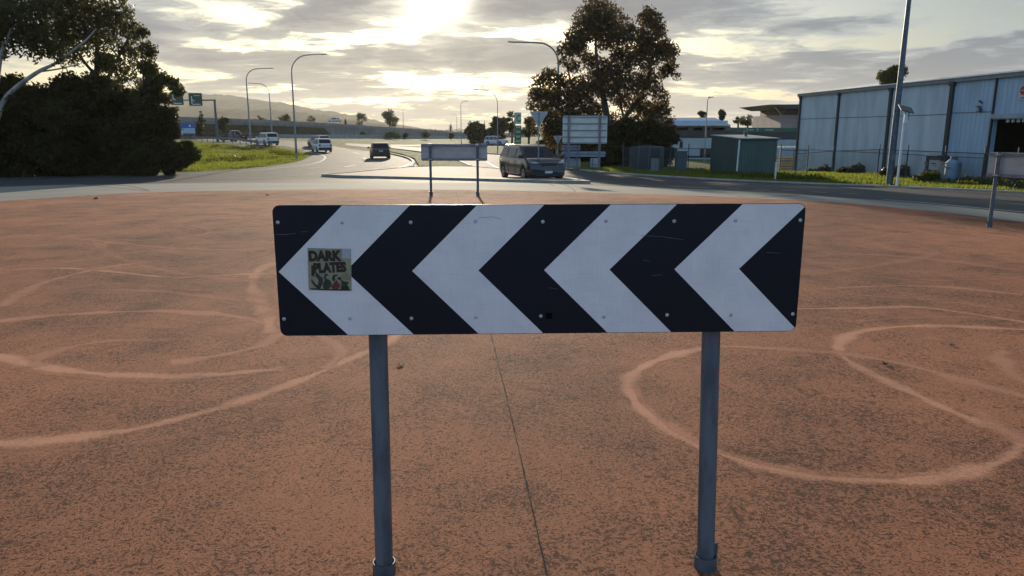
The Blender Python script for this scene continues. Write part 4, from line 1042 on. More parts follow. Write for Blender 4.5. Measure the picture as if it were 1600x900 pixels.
def rail_run(name, label, cat, pts, hgt, post_step, mats, rails=((1., .12),), posth=None, group=None, pw=.07, cap=95):
    pts = [(p[0], p[1]) for p in pts]; c = pts[0]; t = thing(name, label, cat, gz(*c), 0, group); o0 = t.location
    for (f, th) in rails:
        mb = MB()
        for a, b_ in zip(pts, pts[1:]):
            A = Vector((*a, g(*a) + hgt * f)) - o0; B = Vector((*b_, g(*b_) + hgt * f)) - o0; d = B - A
            mb.box((A + B) / 2, (d.length + .01, .05, th), Matrix.Rotation(math.atan2(d.y, d.x), 4, 'Z') @ Matrix.Rotation(-math.asin(d.z / d.length), 4, 'Y'))
        mb.build('rail', mats[0], t)
    k = 0
    for a, b_ in zip(pts, pts[1:]):
        L = math.hypot(b_[0] - a[0], b_[1] - a[1]); n = max(1, int(L / post_step))
        for i in range(n + (1 if (a, b_) == (pts[-2], pts[-1]) else 0)):
            if k > cap: break
            xx = a[0] + (b_[0] - a[0]) * i / n; yy = a[1] + (b_[1] - a[1]) * i / n; z = g(xx, yy)
            mb = MB(); mb.box((xx - o0.x, yy - o0.y + .05, z - o0.z + (posth or hgt) / 2 - .05), (pw, pw, (posth or hgt) + .1)); mb.build('post', mats[1], t); k += 1
    return t
rail_run('guard_rail', 'grey steel guard rail along the left road between shrubs and the white car', 'guard rail', curveG([(250, 222), (300, 221.5), (350, 224), (385, 228), (402, 230)], 3), .75, 3.2, (M_galv, M_galvd), ((.92, .3),), .8)
rail_run('fence_rail', 'low dark railing behind the left road under the gantry', 'fence', curveG([(230, 214.5), (290, 214.5), (350, 216.5), (395, 219)], 2), 1.3, 4.5, (M_rail, M_rail), ((1., .12), (.5, .1)), 1.3)
mbp = [(404, 232), (413, 233.5), (425, 233)]
for i, (p_, l) in enumerate(zip(mbp, ('short dark guide post behind the leftmost curved lamp', 'short dark guide post below the white car near the lamp', 'short yellowish guide post under the rear of the white car'))):
    x, y = G(*p_); t = MB(); t.box((0, 0, .45), (.16, .10, .95), None, .85); t.box((0, -.055, .78), (.09, .012, .14)); o = t.build('guide_post', [M_rail, M_rail, pm('yellowed_post', (.30, .27, .12), None, 5, .7)][i], None, bevel=.01, loc=gz(x, y)); tag(o, l, 'guide post', 'guide posts at the corner of the left verge')

# ------------------------------------------------------------------ ramp / flyover with wall
M_wallp = pm('ramp_wall_panels', (.17, .185, .19), (.11, .125, .13), .5, .9, stretch=(1, 1, 3))
def panel_mat():
    m = bpy.data.materials.new('ramp_wall'); m.use_nodes = True; t = NT(m.node_tree); b = t.n['Principled BSDF']
    v = t.new('ShaderNodeTexCoord').outputs['Object']; s = t.new('ShaderNodeSeparateXYZ'); t.l.new(v, s.inputs[0])
    w1 = t.m('FRACT', t.m('MULTIPLY', t.m('ADD', s.outputs[0], t.m('MULTIPLY', s.outputs[1], .8)), .35)); jn = t.ss(w1, 0, .12, 1, 0)
    n = t.noise(v, .12, 6, .7); n2 = t.noise(t.vm('MULTIPLY', v, (1, 1, .3)), .9, 5, .7)
    c = t.mix(t.ss(n, .35, .65), (.19, .21, .22), (.26, .27, .265)); c = t.mix(t.m('MULTIPLY', t.ss(n2, .45, .7), .7), c, (.12, .13, .115)); c = t.mix(t.m('MULTIPLY', jn, .6), c, (.05, .055, .06))
    t.put(b.inputs['Base Color'], c); b.inputs['Roughness'].default_value = .9; return m
M_rwall = panel_mat()
rp = [(60, 150, 178, 206), (280, 175, 182.5, None), (380, 200, 186, None), (480, 230, 190.5, None), (600, 270, 198, None), (680, 300, 203.5, None), (745, 320, 208, None), (830, 340, 212, None)]
rpts = []
for px, y, tp, _ in rp:
    q = P(px, tp, y); rpts.append((q.x, q.y, q.z))
rs3 = smooth_poly(rpts, 5); c = rs3[0]
t = thing('flyover_ramp', 'long raised road ramp with a panelled retaining wall crossing behind the grass on the left', 'ramp', (c.x, c.y, 0))
def ribbon(name, mat, prof, pts, a, b_):
    mb = MB(); prev = None
    for i in range(a, b_):
        p = pts[i]; d = pts[min(i + 1, len(pts) - 1)] - pts[max(i - 1, 0)]; d = Vector((d.x, d.y)).normalized(); q = Vector((-d.y, d.x))
        zb = -2.0
        cur = [mb.b.verts.new((p.x - c.x + q.x * u, p.y - c.y + q.y * u, (p.z + v) if v is not None else zb)) for u, v in prof]
        if prev:
            for k in range(len(prof)): mb._f([prev[k], prev[(k + 1) % len(prof)], cur[(k + 1) % len(prof)], cur[k]])
        else: mb._f(cur)
        prev = cur
    mb._f(prev[::-1]); return mb.build(name, mat, t)
n_ = len(rs3)
ribbon('parapet', pm('parapet_concrete', (.30, .30, .29), (.22, .22, .21), .3, .85), [(0, 0), (.4, 0), (.4, -.9), (0, -.9)], rs3, 0, n_)
ribbon('retaining_wall', M_rwall, [(.12, -.92), (11.5, -.92), (11.5, None), (.12, None)], rs3, 0, n_)
ribbon('planted_embankment', pm('embankment_scrub', (.035, .032, .022), (.06, .055, .035), .5, 1., spec=0, bump=.3, bscale=1.5), [(-.5, -1.6), (.1, -1.5), (.1, None), (-5.5, None)], rs3, 0, 17)
ribbon('deck', M_asph, [(.45, -.85), (11.4, -.85), (11.4, -.89), (.45, -.89)], rs3, 0, n_)
# pale strip at the wall foot
wf = curveG([(430, 215.5), (520, 216.3), (600, 216.6), (700, 216.8), (760, 217)], 3)
mb = MB()
kerb_into(mb, [(p[0], p[1]) for p in wf], .3, .9, 0, 1)
tag(mb.build('low_wall', pm('pale_wall', (.32, .34, .34), None, 1, .9)), 'pale low wall along the foot of the ramp wall', 'wall')
for i, (px, py) in enumerate(((566, 214), (611, 215), (620, 216), (633, 214), (665, 215), (705, 215.5))):
    y = 190 + 8 * i; x = X(px, y)
    w_ = (.9, 2.2, 1.2, 1., 1.6, 1.)[i]; top = P(px, (206, 206, 211, 208, 205, 208)[i], y).z - g(x, y)
    tr = thing('small_tree', ('thin sapling before the ramp wall, left of the grass strip middle', 'round dark young tree before the ramp wall', 'low dark bush beside the round young tree', 'thin sapling right of the round young tree', 'rusty young tree before the ramp wall middle', 'thin sapling before the ramp wall near its low end')[i], 'tree', gz(x, y))
    leaf_obj('crown', leaves_mesh([(0, 0, top * .6, w_ * .8, w_ * .8, top * .38, 1)], 500, .25, 50 + i), LM_far, tr)
    mb = MB(); mb.tube([(0, 0, -.05), (0, 0, top * .7)], [.07, .03], 6); mb.build('trunk', M_trunk, tr)

# ------------------------------------------------------------------ vehicles
def paint(name, c, metal=.3, rough=.28):
    if name in MATS: return MATS[name]
    m = pm(name, c, tuple(x * .9 for x in c), 3, rough, metal, spec=.5); m.node_tree.nodes['Principled BSDF'].inputs['Coat Weight'].default_value = .6; return m
def vehicle(name, label, cat, pc, L=4.5, Wd=1.84, H=1.65, hood=1.02, belt=1.0, xs_=(1.25, .55, -1.65, -2.05), wr=.34, wb=(1.35, -1.35), rail=False, bed=False, group=None, roofmat=None, taper=.80, plain=False, lower=None):
    """x forward. xs_: cowl, windscreen top, roof end, rear glass foot (in metres from centre)"""
    t = thing(name, label, cat, group=group); hl = L / 2; hw_ = Wd / 2
    x1, x2, x3, x4 = xs_
    def wid(x):
        u = abs(x) / hl; return hw_ * (1 - .16 * max(0, (u - .72) / .28) ** 2.2)
    def topz(x):
        if x > x1: return np.interp(x, (x1, x1 + (hl - x1) * .55, hl - .08, hl), (hood + .03, hood - .05, hood - .2, hood - .33))
        return belt if x > -hl + .1 else belt - .06
    st = sorted(set([hl, hl - .05, hl - .18, hl - .45, wb[0], x1 + .25, x1, .5 * (x1 + wb[1]), 0, wb[1], -hl + .45, -hl + .15, -hl + .04, -hl]), reverse=True)
    mb = MB(); prev = None; gc = .22
    for x in st:
        w0 = wid(x); tz = float(topz(x)); e = 0 if abs(x) < hl - .1 else .08 + (.08 if abs(x) > hl - .01 else 0)
        half = [(w0 * .90, gc + e * .6), (w0 * .985, gc + .16), (w0, .62), (w0 * .985, tz - .14), (w0 * .93, tz - .03), (w0 * .80, tz)]
        sec = half + [(-a, z) for a, z in half[::-1]]
        cur = [mb.b.verts.new((x, a, z)) for a, z in sec]
        if prev:
            for k in range(len(sec)): mb._f([prev[k], prev[(k + 1) % len(sec)], cur[(k + 1) % len(sec)], cur[k]])
        else: mb._f(cur)
        prev = cur
    mb._f(prev[::-1])
    bmesh.ops.recalc_face_normals(mb.b, faces=mb.b.faces)
    body = mb.build('body', pc, t, smooth=True, norm=False); mb = MB()
    # cabin
    wbt = hw_ * .935; wrf = hw_ * taper; zb = belt - .05
    cab = [(x1 + .05, zb, wbt * .93), (x2, H - .05, wrf * .96), (x2 - .25, H, wrf), ((x2 + x3) / 2, H + .02, wrf), (x3 + .15, H - .01, wrf), (x3, H - .05, wrf * .97), (x4, zb, wbt * .96)]
    vs = {}
    for s_ in (1, -1): vs[s_] = [mb.b.verts.new((x, s_ * w_, z)) for x, z, w_ in cab]
    for i in range(len(cab) - 1): mb._f([vs[1][i], vs[1][i + 1], vs[-1][i + 1], vs[-1][i]])
    for s_ in (1, -1): mb._f(vs[s_] if s_ < 0 else vs[s_][::-1])
    mb._f([vs[1][0], vs[1][-1], vs[-1][-1], vs[-1][0]])
    mb.build('cabin', pc, t, bevel=.06 if H > 1.6 else .045, smooth=True)
    if not plain:
        for xw in wb:                          # wheel arches
            cyl = MB(); cyl.tube([(xw, -hw_ - .2, wr + .02), (xw, hw_ + .2, wr + .02)], wr + .07, 24); co = cyl.build('cut', pc)
            md = body.modifiers.new('arch', 'BOOLEAN'); md.operation = 'DIFFERENCE'; md.object = co; md.solver = 'EXACT'
            bpy.context.view_layer.update()
            me2 = bpy.data.meshes.new_from_object(body.evaluated_get(bpy.context.evaluated_depsgraph_get())); body.modifiers.clear(); body.data = me2
            bpy.data.objects.remove(co)
    for p in body.data.polygons: p.use_smooth = True
    try: body.data.set_sharp_from_angle(angle=R(35))
    except Exception: pass
    # underbody / arch liner
    mb = MB(); mb.box((0, 0, .34), (L * .86, Wd * .66, .22)); mb.build('underbody', M_blackpl, t)
    # glass
    def ysd(z): return wbt + (wrf - wbt) * (z - zb) / (H - .05 - zb) + .006
    z0, z1 = belt + .02, H - .13
    def xat(xa, xb, z): return xa + (xb - xa) * (z - zb) / (H - .05 - zb)
    fr = lambda z: xat(x1 + .05, x2, z) - .10; re_ = lambda z: xat(x4, x3, z) + .12
    n_w = 3 if (x2 - x3) > 2.0 else 2
    span0 = fr(z0) - re_(z0)
    for s_ in (1, -1):
        for k in range(n_w):
            a0 = fr(z0) - (fr(z0) - re_(z0)) * k / n_w - (.04 if k else 0); b0 = fr(z0) - (fr(z0) - re_(z0)) * (k + 1) / n_w + .04
            a1 = fr(z1) - (.0 if k == 0 else 0) if k == 0 else a0; b1 = re_(z1) if k == n_w - 1 else b0
            a1 = min(a1, fr(z1)); b1 = max(b1, re_(z1)) if k < n_w - 1 else re_(z1)
            if a1 <= b1: continue
            mb = MB(); yy0, yy1 = s_ * ysd(z0), s_ * ysd(z1)
            v = [(a0, yy0, z0), (a1, yy1, z1), (b1, yy1, z1), (b0, yy0, z0)]
            mb.quad(v); mb.build('side_window', M_sglass, t, norm=False)
    def pane(nm, xa, za, wa, xb, zb_, wb_, push):
        mb = MB(); n = Vector((zb_ - za, 0, -(xb - xa))).normalized() * push
        if n.z < 0: n = -n
        A = [(xa, -wa, za), (xa, wa, za), (xb, wb_, zb_), (xb, -wb_, zb_)]; mb.quad([Vector(a) + n for a in A]); return mb.build(nm, M_glass, t, norm=False)
    f0, f1 = .14, .93
    L_ = lambda a, b_, f: a + (b_ - a) * f
    pane('windscreen', L_(x1 + .05, x2, f0), L_(zb, H - .05, f0), L_(wbt * .93, wrf * .96, f0) - .07, L_(x1 + .05, x2, f1), L_(zb, H - .05, f1), L_(wbt * .93, wrf * .96, f1) - .07, .008)
    pane('rear_window', L_(x4, x3, .22), L_(zb, H - .05, .22), L_(wbt * .96, wrf * .97, .22) - .10, L_(x4, x3, .9), L_(zb, H - .05, .9), L_(wbt * .96, wrf * .97, .9) - .09, .012)
    if lower:
        mb = MB(); mb.box((-hl + .03, 0, .45), (.12, Wd * .84, .26)); mb.box((hl - .03, 0, .40), (.12, Wd * .80, .16)); mb.build('bumper', lower, t, bevel=.03)
    # wheels
    for xw in wb:
        for s_ in (1, -1):
            mb = MB(); mb.tube([(xw, s_ * (hw_ - .22), wr), (xw, s_ * (hw_ - .20), wr), (xw, s_ * (hw_ - .03), wr), (xw, s_ * (hw_ - .01), wr)], [wr - .03, wr, wr, wr - .03], 22)
            o = mb.build('wheel', M_tyre, t, smooth=True)
            if not plain:
                mb = MB(); yy = s_ * (hw_ - .004)
                mb.tube([(xw, s_ * (hw_ - .02), wr), (xw, yy, wr)], wr * .20, 12)
                for k in range(5):
                    a = 2 * math.pi * k / 5; mb.box((xw + math.cos(a) * wr * .38, yy - s_ * .005, wr + math.sin(a) * wr * .38), (wr * .55, .012, wr * .16), Matrix.Rotation(-a, 4, 'Y'))
                n = 20
                for k in range(n):
                    a = 2 * math.pi * k / n; b2 = 2 * math.pi * (k + 1) / n
                    mb.quad([(xw + math.cos(q_) * rr_ * wr, yy, wr + math.sin(q_) * rr_ * wr) for q_, rr_ in ((a, .60), (b2, .60), (b2, .70), (a, .70))])
                mb.build('rim', M_rim, o)
    # lights, mirrors, plates, handles
    for s_ in (1, -1):
        hz = hood - .27
        mb = MB(); w1 = wid(hl - .18)
        v = [(hl - .01, s_ * w1 * .60, hz + .02), (hl - .04, s_ * w1 * .90, hz + .03), (hl - .40, s_ * w1 * 1.035, hz + .10), (hl - .36, s_ * w1 * 1.02, hz + .19), (hl - .13, s_ * w1 * .82, hz + .13), (hl - .02, s_ * w1 * .60, hz + .09)]
        mb.prism([(0, 0)] * 0 or [(a[1], a[2]) for a in v], hl - .16, hl - .002, 'X') if plain else None
        if not plain:
            fv = [mb.b.verts.new((a[0] + .02, a[1], a[2])) for a in v]; bv = [mb.b.verts.new((a[0] - .12, a[1] * .93, a[2])) for a in v]
            mb._f(fv); mb._f(bv[::-1])
            for i in range(6): mb._f([fv[i], fv[(i + 1) % 6], bv[(i + 1) % 6], bv[i]])
        mb.build('headlight', M_lamp, t)
        mb = MB(); mb.box((-hl + .06, s_ * wid(-hl) * .86, belt - .16), (.14, .22, .22 if H < 1.7 else .34)); mb.build('tail_light', M_red, t, bevel=.02)
        mb = MB(); mb.box((x1 - .12, s_ * (hw_ + .10), belt + .06), (.12, .22, .16)); mb.build('mirror', M_blackpl if 'dark' in pc.name else pc, t, bevel=.03)
    mb = MB(); mb.box((hl + .005, 0, .50), (.02, .38, .11)); mb.build('number_plate', M_plate, t)
    mb = MB(); mb.box((-hl - .008, 0, .82 if H > 1.5 else .75), (.02, .38, .11)); mb.build('number_plate', M_plate, t)
    mb = MB(); mb.box((hl - .01, 0, hood - .30), (.05, Wd * .42, .17)); gr = mb.build('grille', M_blackpl, t, bevel=.02)
    if not plain:
        mb = MB()
        for zz in (hood - .21, hood - .39): mb.box((hl + .02, 0, zz), (.02, Wd * .44, .018))
        mb.build('grille_trim', M_chrome, gr)
        mb = MB(); mb.box((hl - .01, 0, .34), (.05, Wd * .66, .12)); mb.build('air_intake', M_blackpl, t, bevel=.02)
        for s_ in (1, -1):
            mb = MB(); mb.box((hl - .06, s_ * Wd * .37, .42), (.08, .16, .1)); mb.build('fog_lamp', M_lamp, t, bevel=.015)
            mb = MB(); mb.box((0, s_ * (hw_ * .985), .36), (L * .42, .03, .03)); mb.build('side_trim', M_chrome, t)
            for xx in (x1 - 1.05, x1 - 1.45 if n_w == 3 else x1 - 1.9):
                mb = MB(); mb.box((xx, s_ * (hw_ * .985), belt - .18), (.2, .04, .035)); mb.build('door_handle', M_chrome, t)
            mb = MB()
            for xx in (x1 - .25, x1 - 1.25, x1 - 2.3 if n_w == 3 else x1 - 2.1):
                if xx > -hl + .5: mb.box((xx, s_ * (hw_ * .998), .66), (.012, .012, .62))
            mb.build('door_gap', M_blackpl, t)
            mb = MB(); mb.box(((x1 + x4) / 2 - .1, s_ * (wbt + .004), belt + .005), (x1 - x4 - .5, .02, .02)); mb.build('window_trim', M_chrome, t)
    if rail:
        for s_ in (1, -1):
            mb = MB(); mb.tube([(x2 - .1, s_ * wrf * .88, H - .01), (x2 - .3, s_ * wrf * .88, H + .06), (x3 + .3, s_ * wrf * .88, H + .06), (x3 + .1, s_ * wrf * .88, H - .01)], .02, 6); mb.build('roof_rail', M_blackpl, t)
    if bed:
        mb = MB(); mb.box(((x4 - .1 - hl) / 2, 0, belt + .03), (abs(-hl - x4) - .12, Wd * .78, .03)); mb.build('tray_cover', M_blackpl, t)
        mb = MB(); mb.tube([(x4 - .25, -wrf * .9, belt), (x4 - .12, -wrf * .85, H - .25), (x4 - .12, wrf * .85, H - .25), (x4 - .25, wrf * .9, belt)], .035, 8); mb.build('sports_bar', M_chrome, t)
    return t
def put(o, x, y, deg, dz=.03):
    o.location = gz(x, y, dz); o.rotation_euler = (0, 0, R(deg))
P_dark = paint('dark_grey_paint', (.024, .027, .038), .4, .2)
P_white = paint('car_white_paint', (.62, .64, .66), 0, .3)
P_silver = paint('silver_paint', (.40, .41, .42), .5, .3)
P_char = paint('dark_charcoal_paint', (.035, .038, .040), .4, .3)
P_maroon = paint('dark_plum_paint', (.03, .022, .026), .4, .3)
van = vehicle('minivan', 'dark grey people mover with chrome-edged grille turning into the roundabout', 'van', P_dark, 5.1, 1.98, 1.75, 1.15, 1.15, (1.70, .45, -1.95, -2.42), .36, (1.60, -1.5), taper=.76)
put(van, X(829, 38.2), 38.3, -71)
hat = vehicle('hatchback', 'dark hatchback with a pale sunlit roof driving away alone right of the white cars', 'car', P_char, 4.3, 1.82, 1.48, .98, .94, (1.15, .35, -1.35, -2.0), .33, (1.3, -1.3))
x, y = G(588, 249); put(hat, x, y + 2, 103)
suv = vehicle('suv', 'white SUV driving away on the exit road, nearest the curved white line', 'car', P_white, 4.45, 1.85, 1.66, 1.02, 1.0, (1.2, .5, -1.75, -2.1), .35, (1.33, -1.3), lower=M_blackpl, group='white cars seen on the left road')
x, y = G(498, 238.5); put(suv, x, y + 1.5, 116)
s2 = copy_tree(suv); s2['label'] = 'white SUV partly behind the leftmost curved lamp, beside the dark pickup'; x, y = G(414, 227.5); put(s2, x, y + 1, 129)
s3 = vehicle('suv', 'darker SUV half hidden beyond the white one near the curved line', 'car', P_silver, 4.6, 1.85, 1.68, 1.04, 1.0, (1.2, .5, -1.8, -2.15), .35, (1.35, -1.35), rail=True, lower=M_blackpl)
x, y = G(494, 232); put(s3, x - .6, y + 4, 128)
ute = vehicle('pickup_truck', 'dark pickup truck with a covered tray on the left road behind the guard rail', 'pickup truck', P_maroon, 5.2, 1.88, 1.8, 1.12, 1.08, (1.2, .45, -.75, -1.1), .38, (1.6, -1.55), bed=True)
x, y = G(363, 221.5); put(ute, X(364, y), y, 147)
w4 = vehicle('station_wagon', 'white four-wheel drive wagon crossing before the hazy bush', 'car', P_white, 4.8, 1.9, 1.8, 1.12, 1.08, (1.1, .55, -2.0, -2.3), .38, (1.45, -1.4), rail=True, group='white cars seen on the left road')
y = 150; x = X(775, y); put(w4, x, y, -32)
del w4['group']
c5 = vehicle('sedan', 'tiny white car up on the ramp above the exit road', 'car', P_white, 4.6, 1.8, 1.45, .95, .92, (1.1, .35, -1.2, -1.8), .33, (1.35, -1.35), plain=True)
q = P(516, 188, 238); c5.location = (q.x, q.y + 6, q.z - .55); c5.rotation_euler = (0, 0, R(150))

# ------------------------------------------------------------------ right side: warehouse
AY, BYY = 56.5, 34.8
Aw = (X(1247, AY), AY); topz_ = P(1247, 148, AY).z
Bw = (X(1602, BYY), BYY)
dirw = Vector((Bw[0] - Aw[0], Bw[1] - Aw[1])).normalized(); ang = math.atan2(dirw.y, dirw.x)
Lw = 36.0
def along(px):        # distance along the wall where a photo column meets it
    k = (px - 800) / F * math.cos(PITCH)
    # (Aw.x + s dx) = k (Aw.y + s dy)
    return (k * Aw[1] - Aw[0]) / (dirw.x - k * dirw.y)
base0 = -1.75
wh = thing('warehouse', 'long pale blue-grey industrial shed with dark downpipes and an open roller door on the right', 'building', (Aw[0], Aw[1], base0), ang)
Hh = topz_ - base0
nrm = 1  # local +y points away from camera?  (left of direction)
# local frame: x along wall towards the right/near, y = left of that = away from the viewer
s_door0 = along(1549); s_join = along(1477); s_end = Lw
M_w1 = corr_mat('pale_concrete_cladding', (.55, .65, .72), (.53, .63, .70), .8, .8, .002)
M_w2 = corr_mat('blue_grey_corrugated', (.38, .54, .68), (.31, .45, .60), 3.2, .45, .012)
M_dk = pm('dark_steel', (.035, .035, .038), None, 4, .5)
mb = MB(); mb.box((s_join / 2, .15, Hh / 2 - .4), (s_join, .3, Hh + .8)); mb.build('panel_wall', M_w1, wh)
cz0 = P(1549, 185, Aw[1] + s_door0 * dirw.y).z - base0; dh = cz0; dw = 5.6
mb = MB(); mb.box(((s_join + s_door0) / 2 + .002, .13, Hh / 2 - .4), (s_door0 - s_join, .26, Hh + .8))
mb.box((s_door0 + dw / 2, .13, (Hh + dh) / 2), (dw, .26, Hh - dh)); mb.box(((s_door0 + dw + Lw) / 2, .13, Hh / 2 - .4), (Lw - s_door0 - dw, .26, Hh + .8))
mb.build('clad_wall', M_w2, wh)
# other walls and roof, inside dark
Dp = 22
M_in = pm('dim_interior', (.10, .07, .05), (.06, .045, .035), 1, .9)
mb = MB(); mb.box((.13, Dp / 2 + .3, Hh / 2 - .4), (.26, Dp, Hh + .8)); mb.box((Lw - .13, Dp / 2 + .3, Hh / 2 - .4), (.26, Dp, Hh + .8)); mb.box((Lw / 2, Dp + .43, Hh / 2 - .4), (Lw, .26, Hh + .8)); mb.build('outer_wall', M_w1, wh)
mb = MB(); mb.box((Lw / 2, Dp / 2 + .3, .55), (Lw - .6, Dp - .1, .1)); mb.build('floor_slab', M_in, wh)
mb = MB(); mb.box((s_door0 + 3, 9, 2.4), (16, .2, 4.2)); mb.box((s_door0 - 3.2, 4.6, 2.4), (.2, 8, 4.2)); mb.box((s_door0 + 10, 4.6, 2.4), (.2, 8, 4.2)); mb.build('interior_partition', M_in, wh)
mb = MB(); mb.prism([(-.1, Hh - .02), (-.1, Hh + .05), (Dp / 2 + .3, Hh + 1.3), (Dp + .8, Hh + .05), (Dp + .8, Hh - .02), (Dp / 2 + .3, Hh + 1.22)], -.25, Lw + .25, 'X'); mb.build('roof', pm('roof_sheet', (.30, .33, .36), None, 1, .45, .3), wh)
for xe in (.005, Lw - .255):
    mb = MB(); mb.prism([(.3, Hh - .03), (Dp / 2 + .3, Hh + 1.2), (Dp + .5, Hh - .03)], xe, xe + .25, 'X'); mb.build('gable', M_w1, wh)
mb = MB(); mb.box((Lw / 2, -.09, Hh - .06), (Lw + .4, .16, .16)); mb.box((Lw / 2, -.10, Hh + .045), (Lw + .4, .20, .03)); mb.build('gutter', pm('gutter', (.22, .24, .26), None, 2, .5), wh)
for px, w_ in ((1248.5, .16), (1308, .16), (1388, .20), (1482, .26)):
    s_ = max(.02, along(px)); mb = MB(); mb.box((s_, -.07, Hh / 2 - .4), (w_, .12, Hh + .6)); mb.box((s_, -.10, Hh - .2), (w_ * 1.5, .16, .2)); mb.build('downpipe', M_dk, wh)
s_ = s_door0; mb = MB(); mb.box((s_ - .03, -.03, Hh / 2 - .1), (.09, .08, Hh - .1)); mb.build('door_jamb', M_dk, wh)
for zf in (.80, .33):
    mb = MB(); z = Hh * zf
    mb.box((s_join / 2, -.008, z if zf < .5 else Hh * .70), (s_join, .012, .03)); mb.box(((s_join + s_door0) / 2, -.008, z if zf < .5 else Hh * .71), (s_door0 - s_join, .012, .03)); mb.build('cladding_joint', M_dk, wh)
mb = MB(); mb.box((s_door0 + dw / 2, -.05, dh + .10), (dw, .14, .2)); mb.box((s_door0 + dw / 2, .05, dh - .02), (dw, .2, .06)); o = mb.build('roller_door', pm('roller_door_box', (.35, .43, .50), None, 2, .5), wh)
mb = MB()
for k in range(14): mb.box((s_door0 + .9 + k * .33, .06, dh - .13), (.2, .02, .14))
mb.build('door_bottom_flaps', pm('pale_strips', (.55, .55, .50), None, 3, .6), o)
# flood light and little camera on the wall
s_ = along(1529.5); zl = P(1529.5, 170, Aw[1] + s_ * dirw.y).z - base0
mb = MB(); mb.box((s_, -.16, zl), (.24, .16, .3), Matrix.Rotation(R(20), 4, 'X')); lo = mb.build('wall_light', pm('lamp_housing', (.08, .09, .09), None, 3, .5), wh, bevel=.03)
mb = MB(); mb.box((s_, -.245, zl - .02), (.16, .02, .2), Matrix.Rotation(R(20), 4, 'X')); mb.build('lens', pm('lamp_lens', (.5, .55, .55), None, 3, .2), lo)
mb = MB(); mb.tube([(s_, -.02, zl + .28), (s_, -.14, zl + .36)], .05, 8); mb.sphere((s_, -.16, zl + .37), .07); mb.build('alarm_beacon', pm('beacon_blue', (.08, .14, .25), None, 4, .4), wh)
# sign above the door: white plate with a red disc and a pale bar
s_ = along(1592) ; zt = P(1601, 132, Aw[1] + s_ * dirw.y).z - base0; zb_ = P(1601, 156, Aw[1] + s_ * dirw.y).z - base0; hs = (zt - zb_); cs = s_ + .0
mb = MB(); mb.box((cs, -.03, (zt + zb_) / 2), (hs * .82, .03, hs)); wsn = mb.build('wall_sign', pm('sign_white', (.55, .58, .62), None, 4, .5), wh)
mb = MB(); mb.tube([(cs, -.046, zt - hs * .38), (cs, -.055, zt - hs * .38)], hs * .30, 28); mb.build('red_disc', pm('sign_red', (.42, .03, .03), None, 4, .4), wsn)
mb = MB(); mb.box((cs, -.060, zt - hs * .38), (hs * .46, .006, hs * .05)); mb.build('pale_bar', M_white, wsn)
mb = MB(); mb.box((cs, -.050, zb_ + hs * .13), (hs * .4, .008, hs * .05)); mb.build('caption_bar', M_dk, wsn)

def fence(name, label, pts, hgt, mat_post, mesh=True, step=3.0, mid=False, group=None):
    t = rail_run(name, label, 'fence', pts, hgt, step, (mat_post, mat_post), ((1., .04),) + (((.5, .03),) if mid else ()), hgt * 1.22, group, .055)
    return t
M_post = pm('fence_post', (.07, .085, .095), None, 3, .6, .3)
def wpt(px, off):
    s_ = along(px); return (Aw[0] + dirw.x * s_ + dirw.y * off, Aw[1] + dirw.y * s_ - dirw.x * off)
def mesh_mat():
    m = bpy.data.materials.new('chain_link'); m.use_nodes = True; t = NT(m.node_tree); b = t.n['Principled BSDF']; out = t.n['Material Output']
    uv = t.new('ShaderNodeUVMap'); s = t.new('ShaderNodeSeparateXYZ'); t.l.new(uv.outputs[0], s.inputs[0])
    a = t.m('FRACT', t.m('MULTIPLY', t.m('ADD', s.outputs[0], s.outputs[1]), 14.)); c_ = t.m('FRACT', t.m('MULTIPLY', t.m('SUBTRACT', s.outputs[0], s.outputs[1]), 14.))
    wire = t.m('MAXIMUM', t.m('LESS_THAN', a, .10), t.m('LESS_THAN', c_, .10))
    b.inputs['Base Color'].default_value = (.10, .12, .13, 1); b.inputs['Metallic'].default_value = .4; b.inputs['Roughness'].default_value = .6
    tr = t.new('ShaderNodeBsdfTransparent'); mx = t.new('ShaderNodeMixShader'); t.put(mx.inputs[0], wire); t.l.new(tr.outputs[0], mx.inputs[1]); t.l.new(b.outputs[0], mx.inputs[2]); t.l.new(mx.outputs[0], out.inputs[0]); return m
M_mesh = mesh_mat()
def add_mesh(t, pts, h):
    mb = MB(); L = mb.b.loops.layers.uv.verify(); u = 0
    for a, b_ in zip(pts, pts[1:]):
        d = math.hypot(b_[0] - a[0], b_[1] - a[1]); za, zb2 = g(*a), g(*b_); o = t.location
        f = mb._f([mb.b.verts.new(Vector(p) - o) for p in ((*a, za), (*b_, zb2), (*b_, zb2 + h), (*a, za + h))])
        for lp, q in zip(f.loops, ((u, 0), (u + d, 0), (u + d, h), (u, h))): lp[L].uv = q
        u += d
    mb.build('wire_mesh', M_mesh, t, norm=False)
fp = [wpt(px, 1.3) for px in (1270, 1336, 1411, 1458, 1520, 1585, 1640, 1700)]
fn = fence('chain_link_fence', 'chain link fence in front of the warehouse wall', fp, 1.5, M_post, step=50); add_mesh(fn, fp, 1.5)
f2 = [P(px, 215, y) for px, y in ((985, 47.5), (1060, 47.5), (1115, 47.3), (1185, 42.2), (1266, 42))]
f2 = [(X(975, 49), 49), (X(1000, 49), 49), (X(1050, 48.5), 48.5), (X(1078, 48.5), 48.5), (X(1118, 48.2), 48.2)]
fn = fence('chain_link_fence', 'chain link compound fence left of the green shed', f2, 1.45, M_post, step=2.2, mid=True); add_mesh(fn, f2, 1.45)
f3 = [(X(1223, 45.3), 45.3), (X(1266, 43), 43)]
fn = fence('chain_link_fence', 'short chain link fence with a braced end post, right of the green shed', f3, 1.45, M_post, step=3.5, mid=False); add_mesh(fn, f3, 1.45)
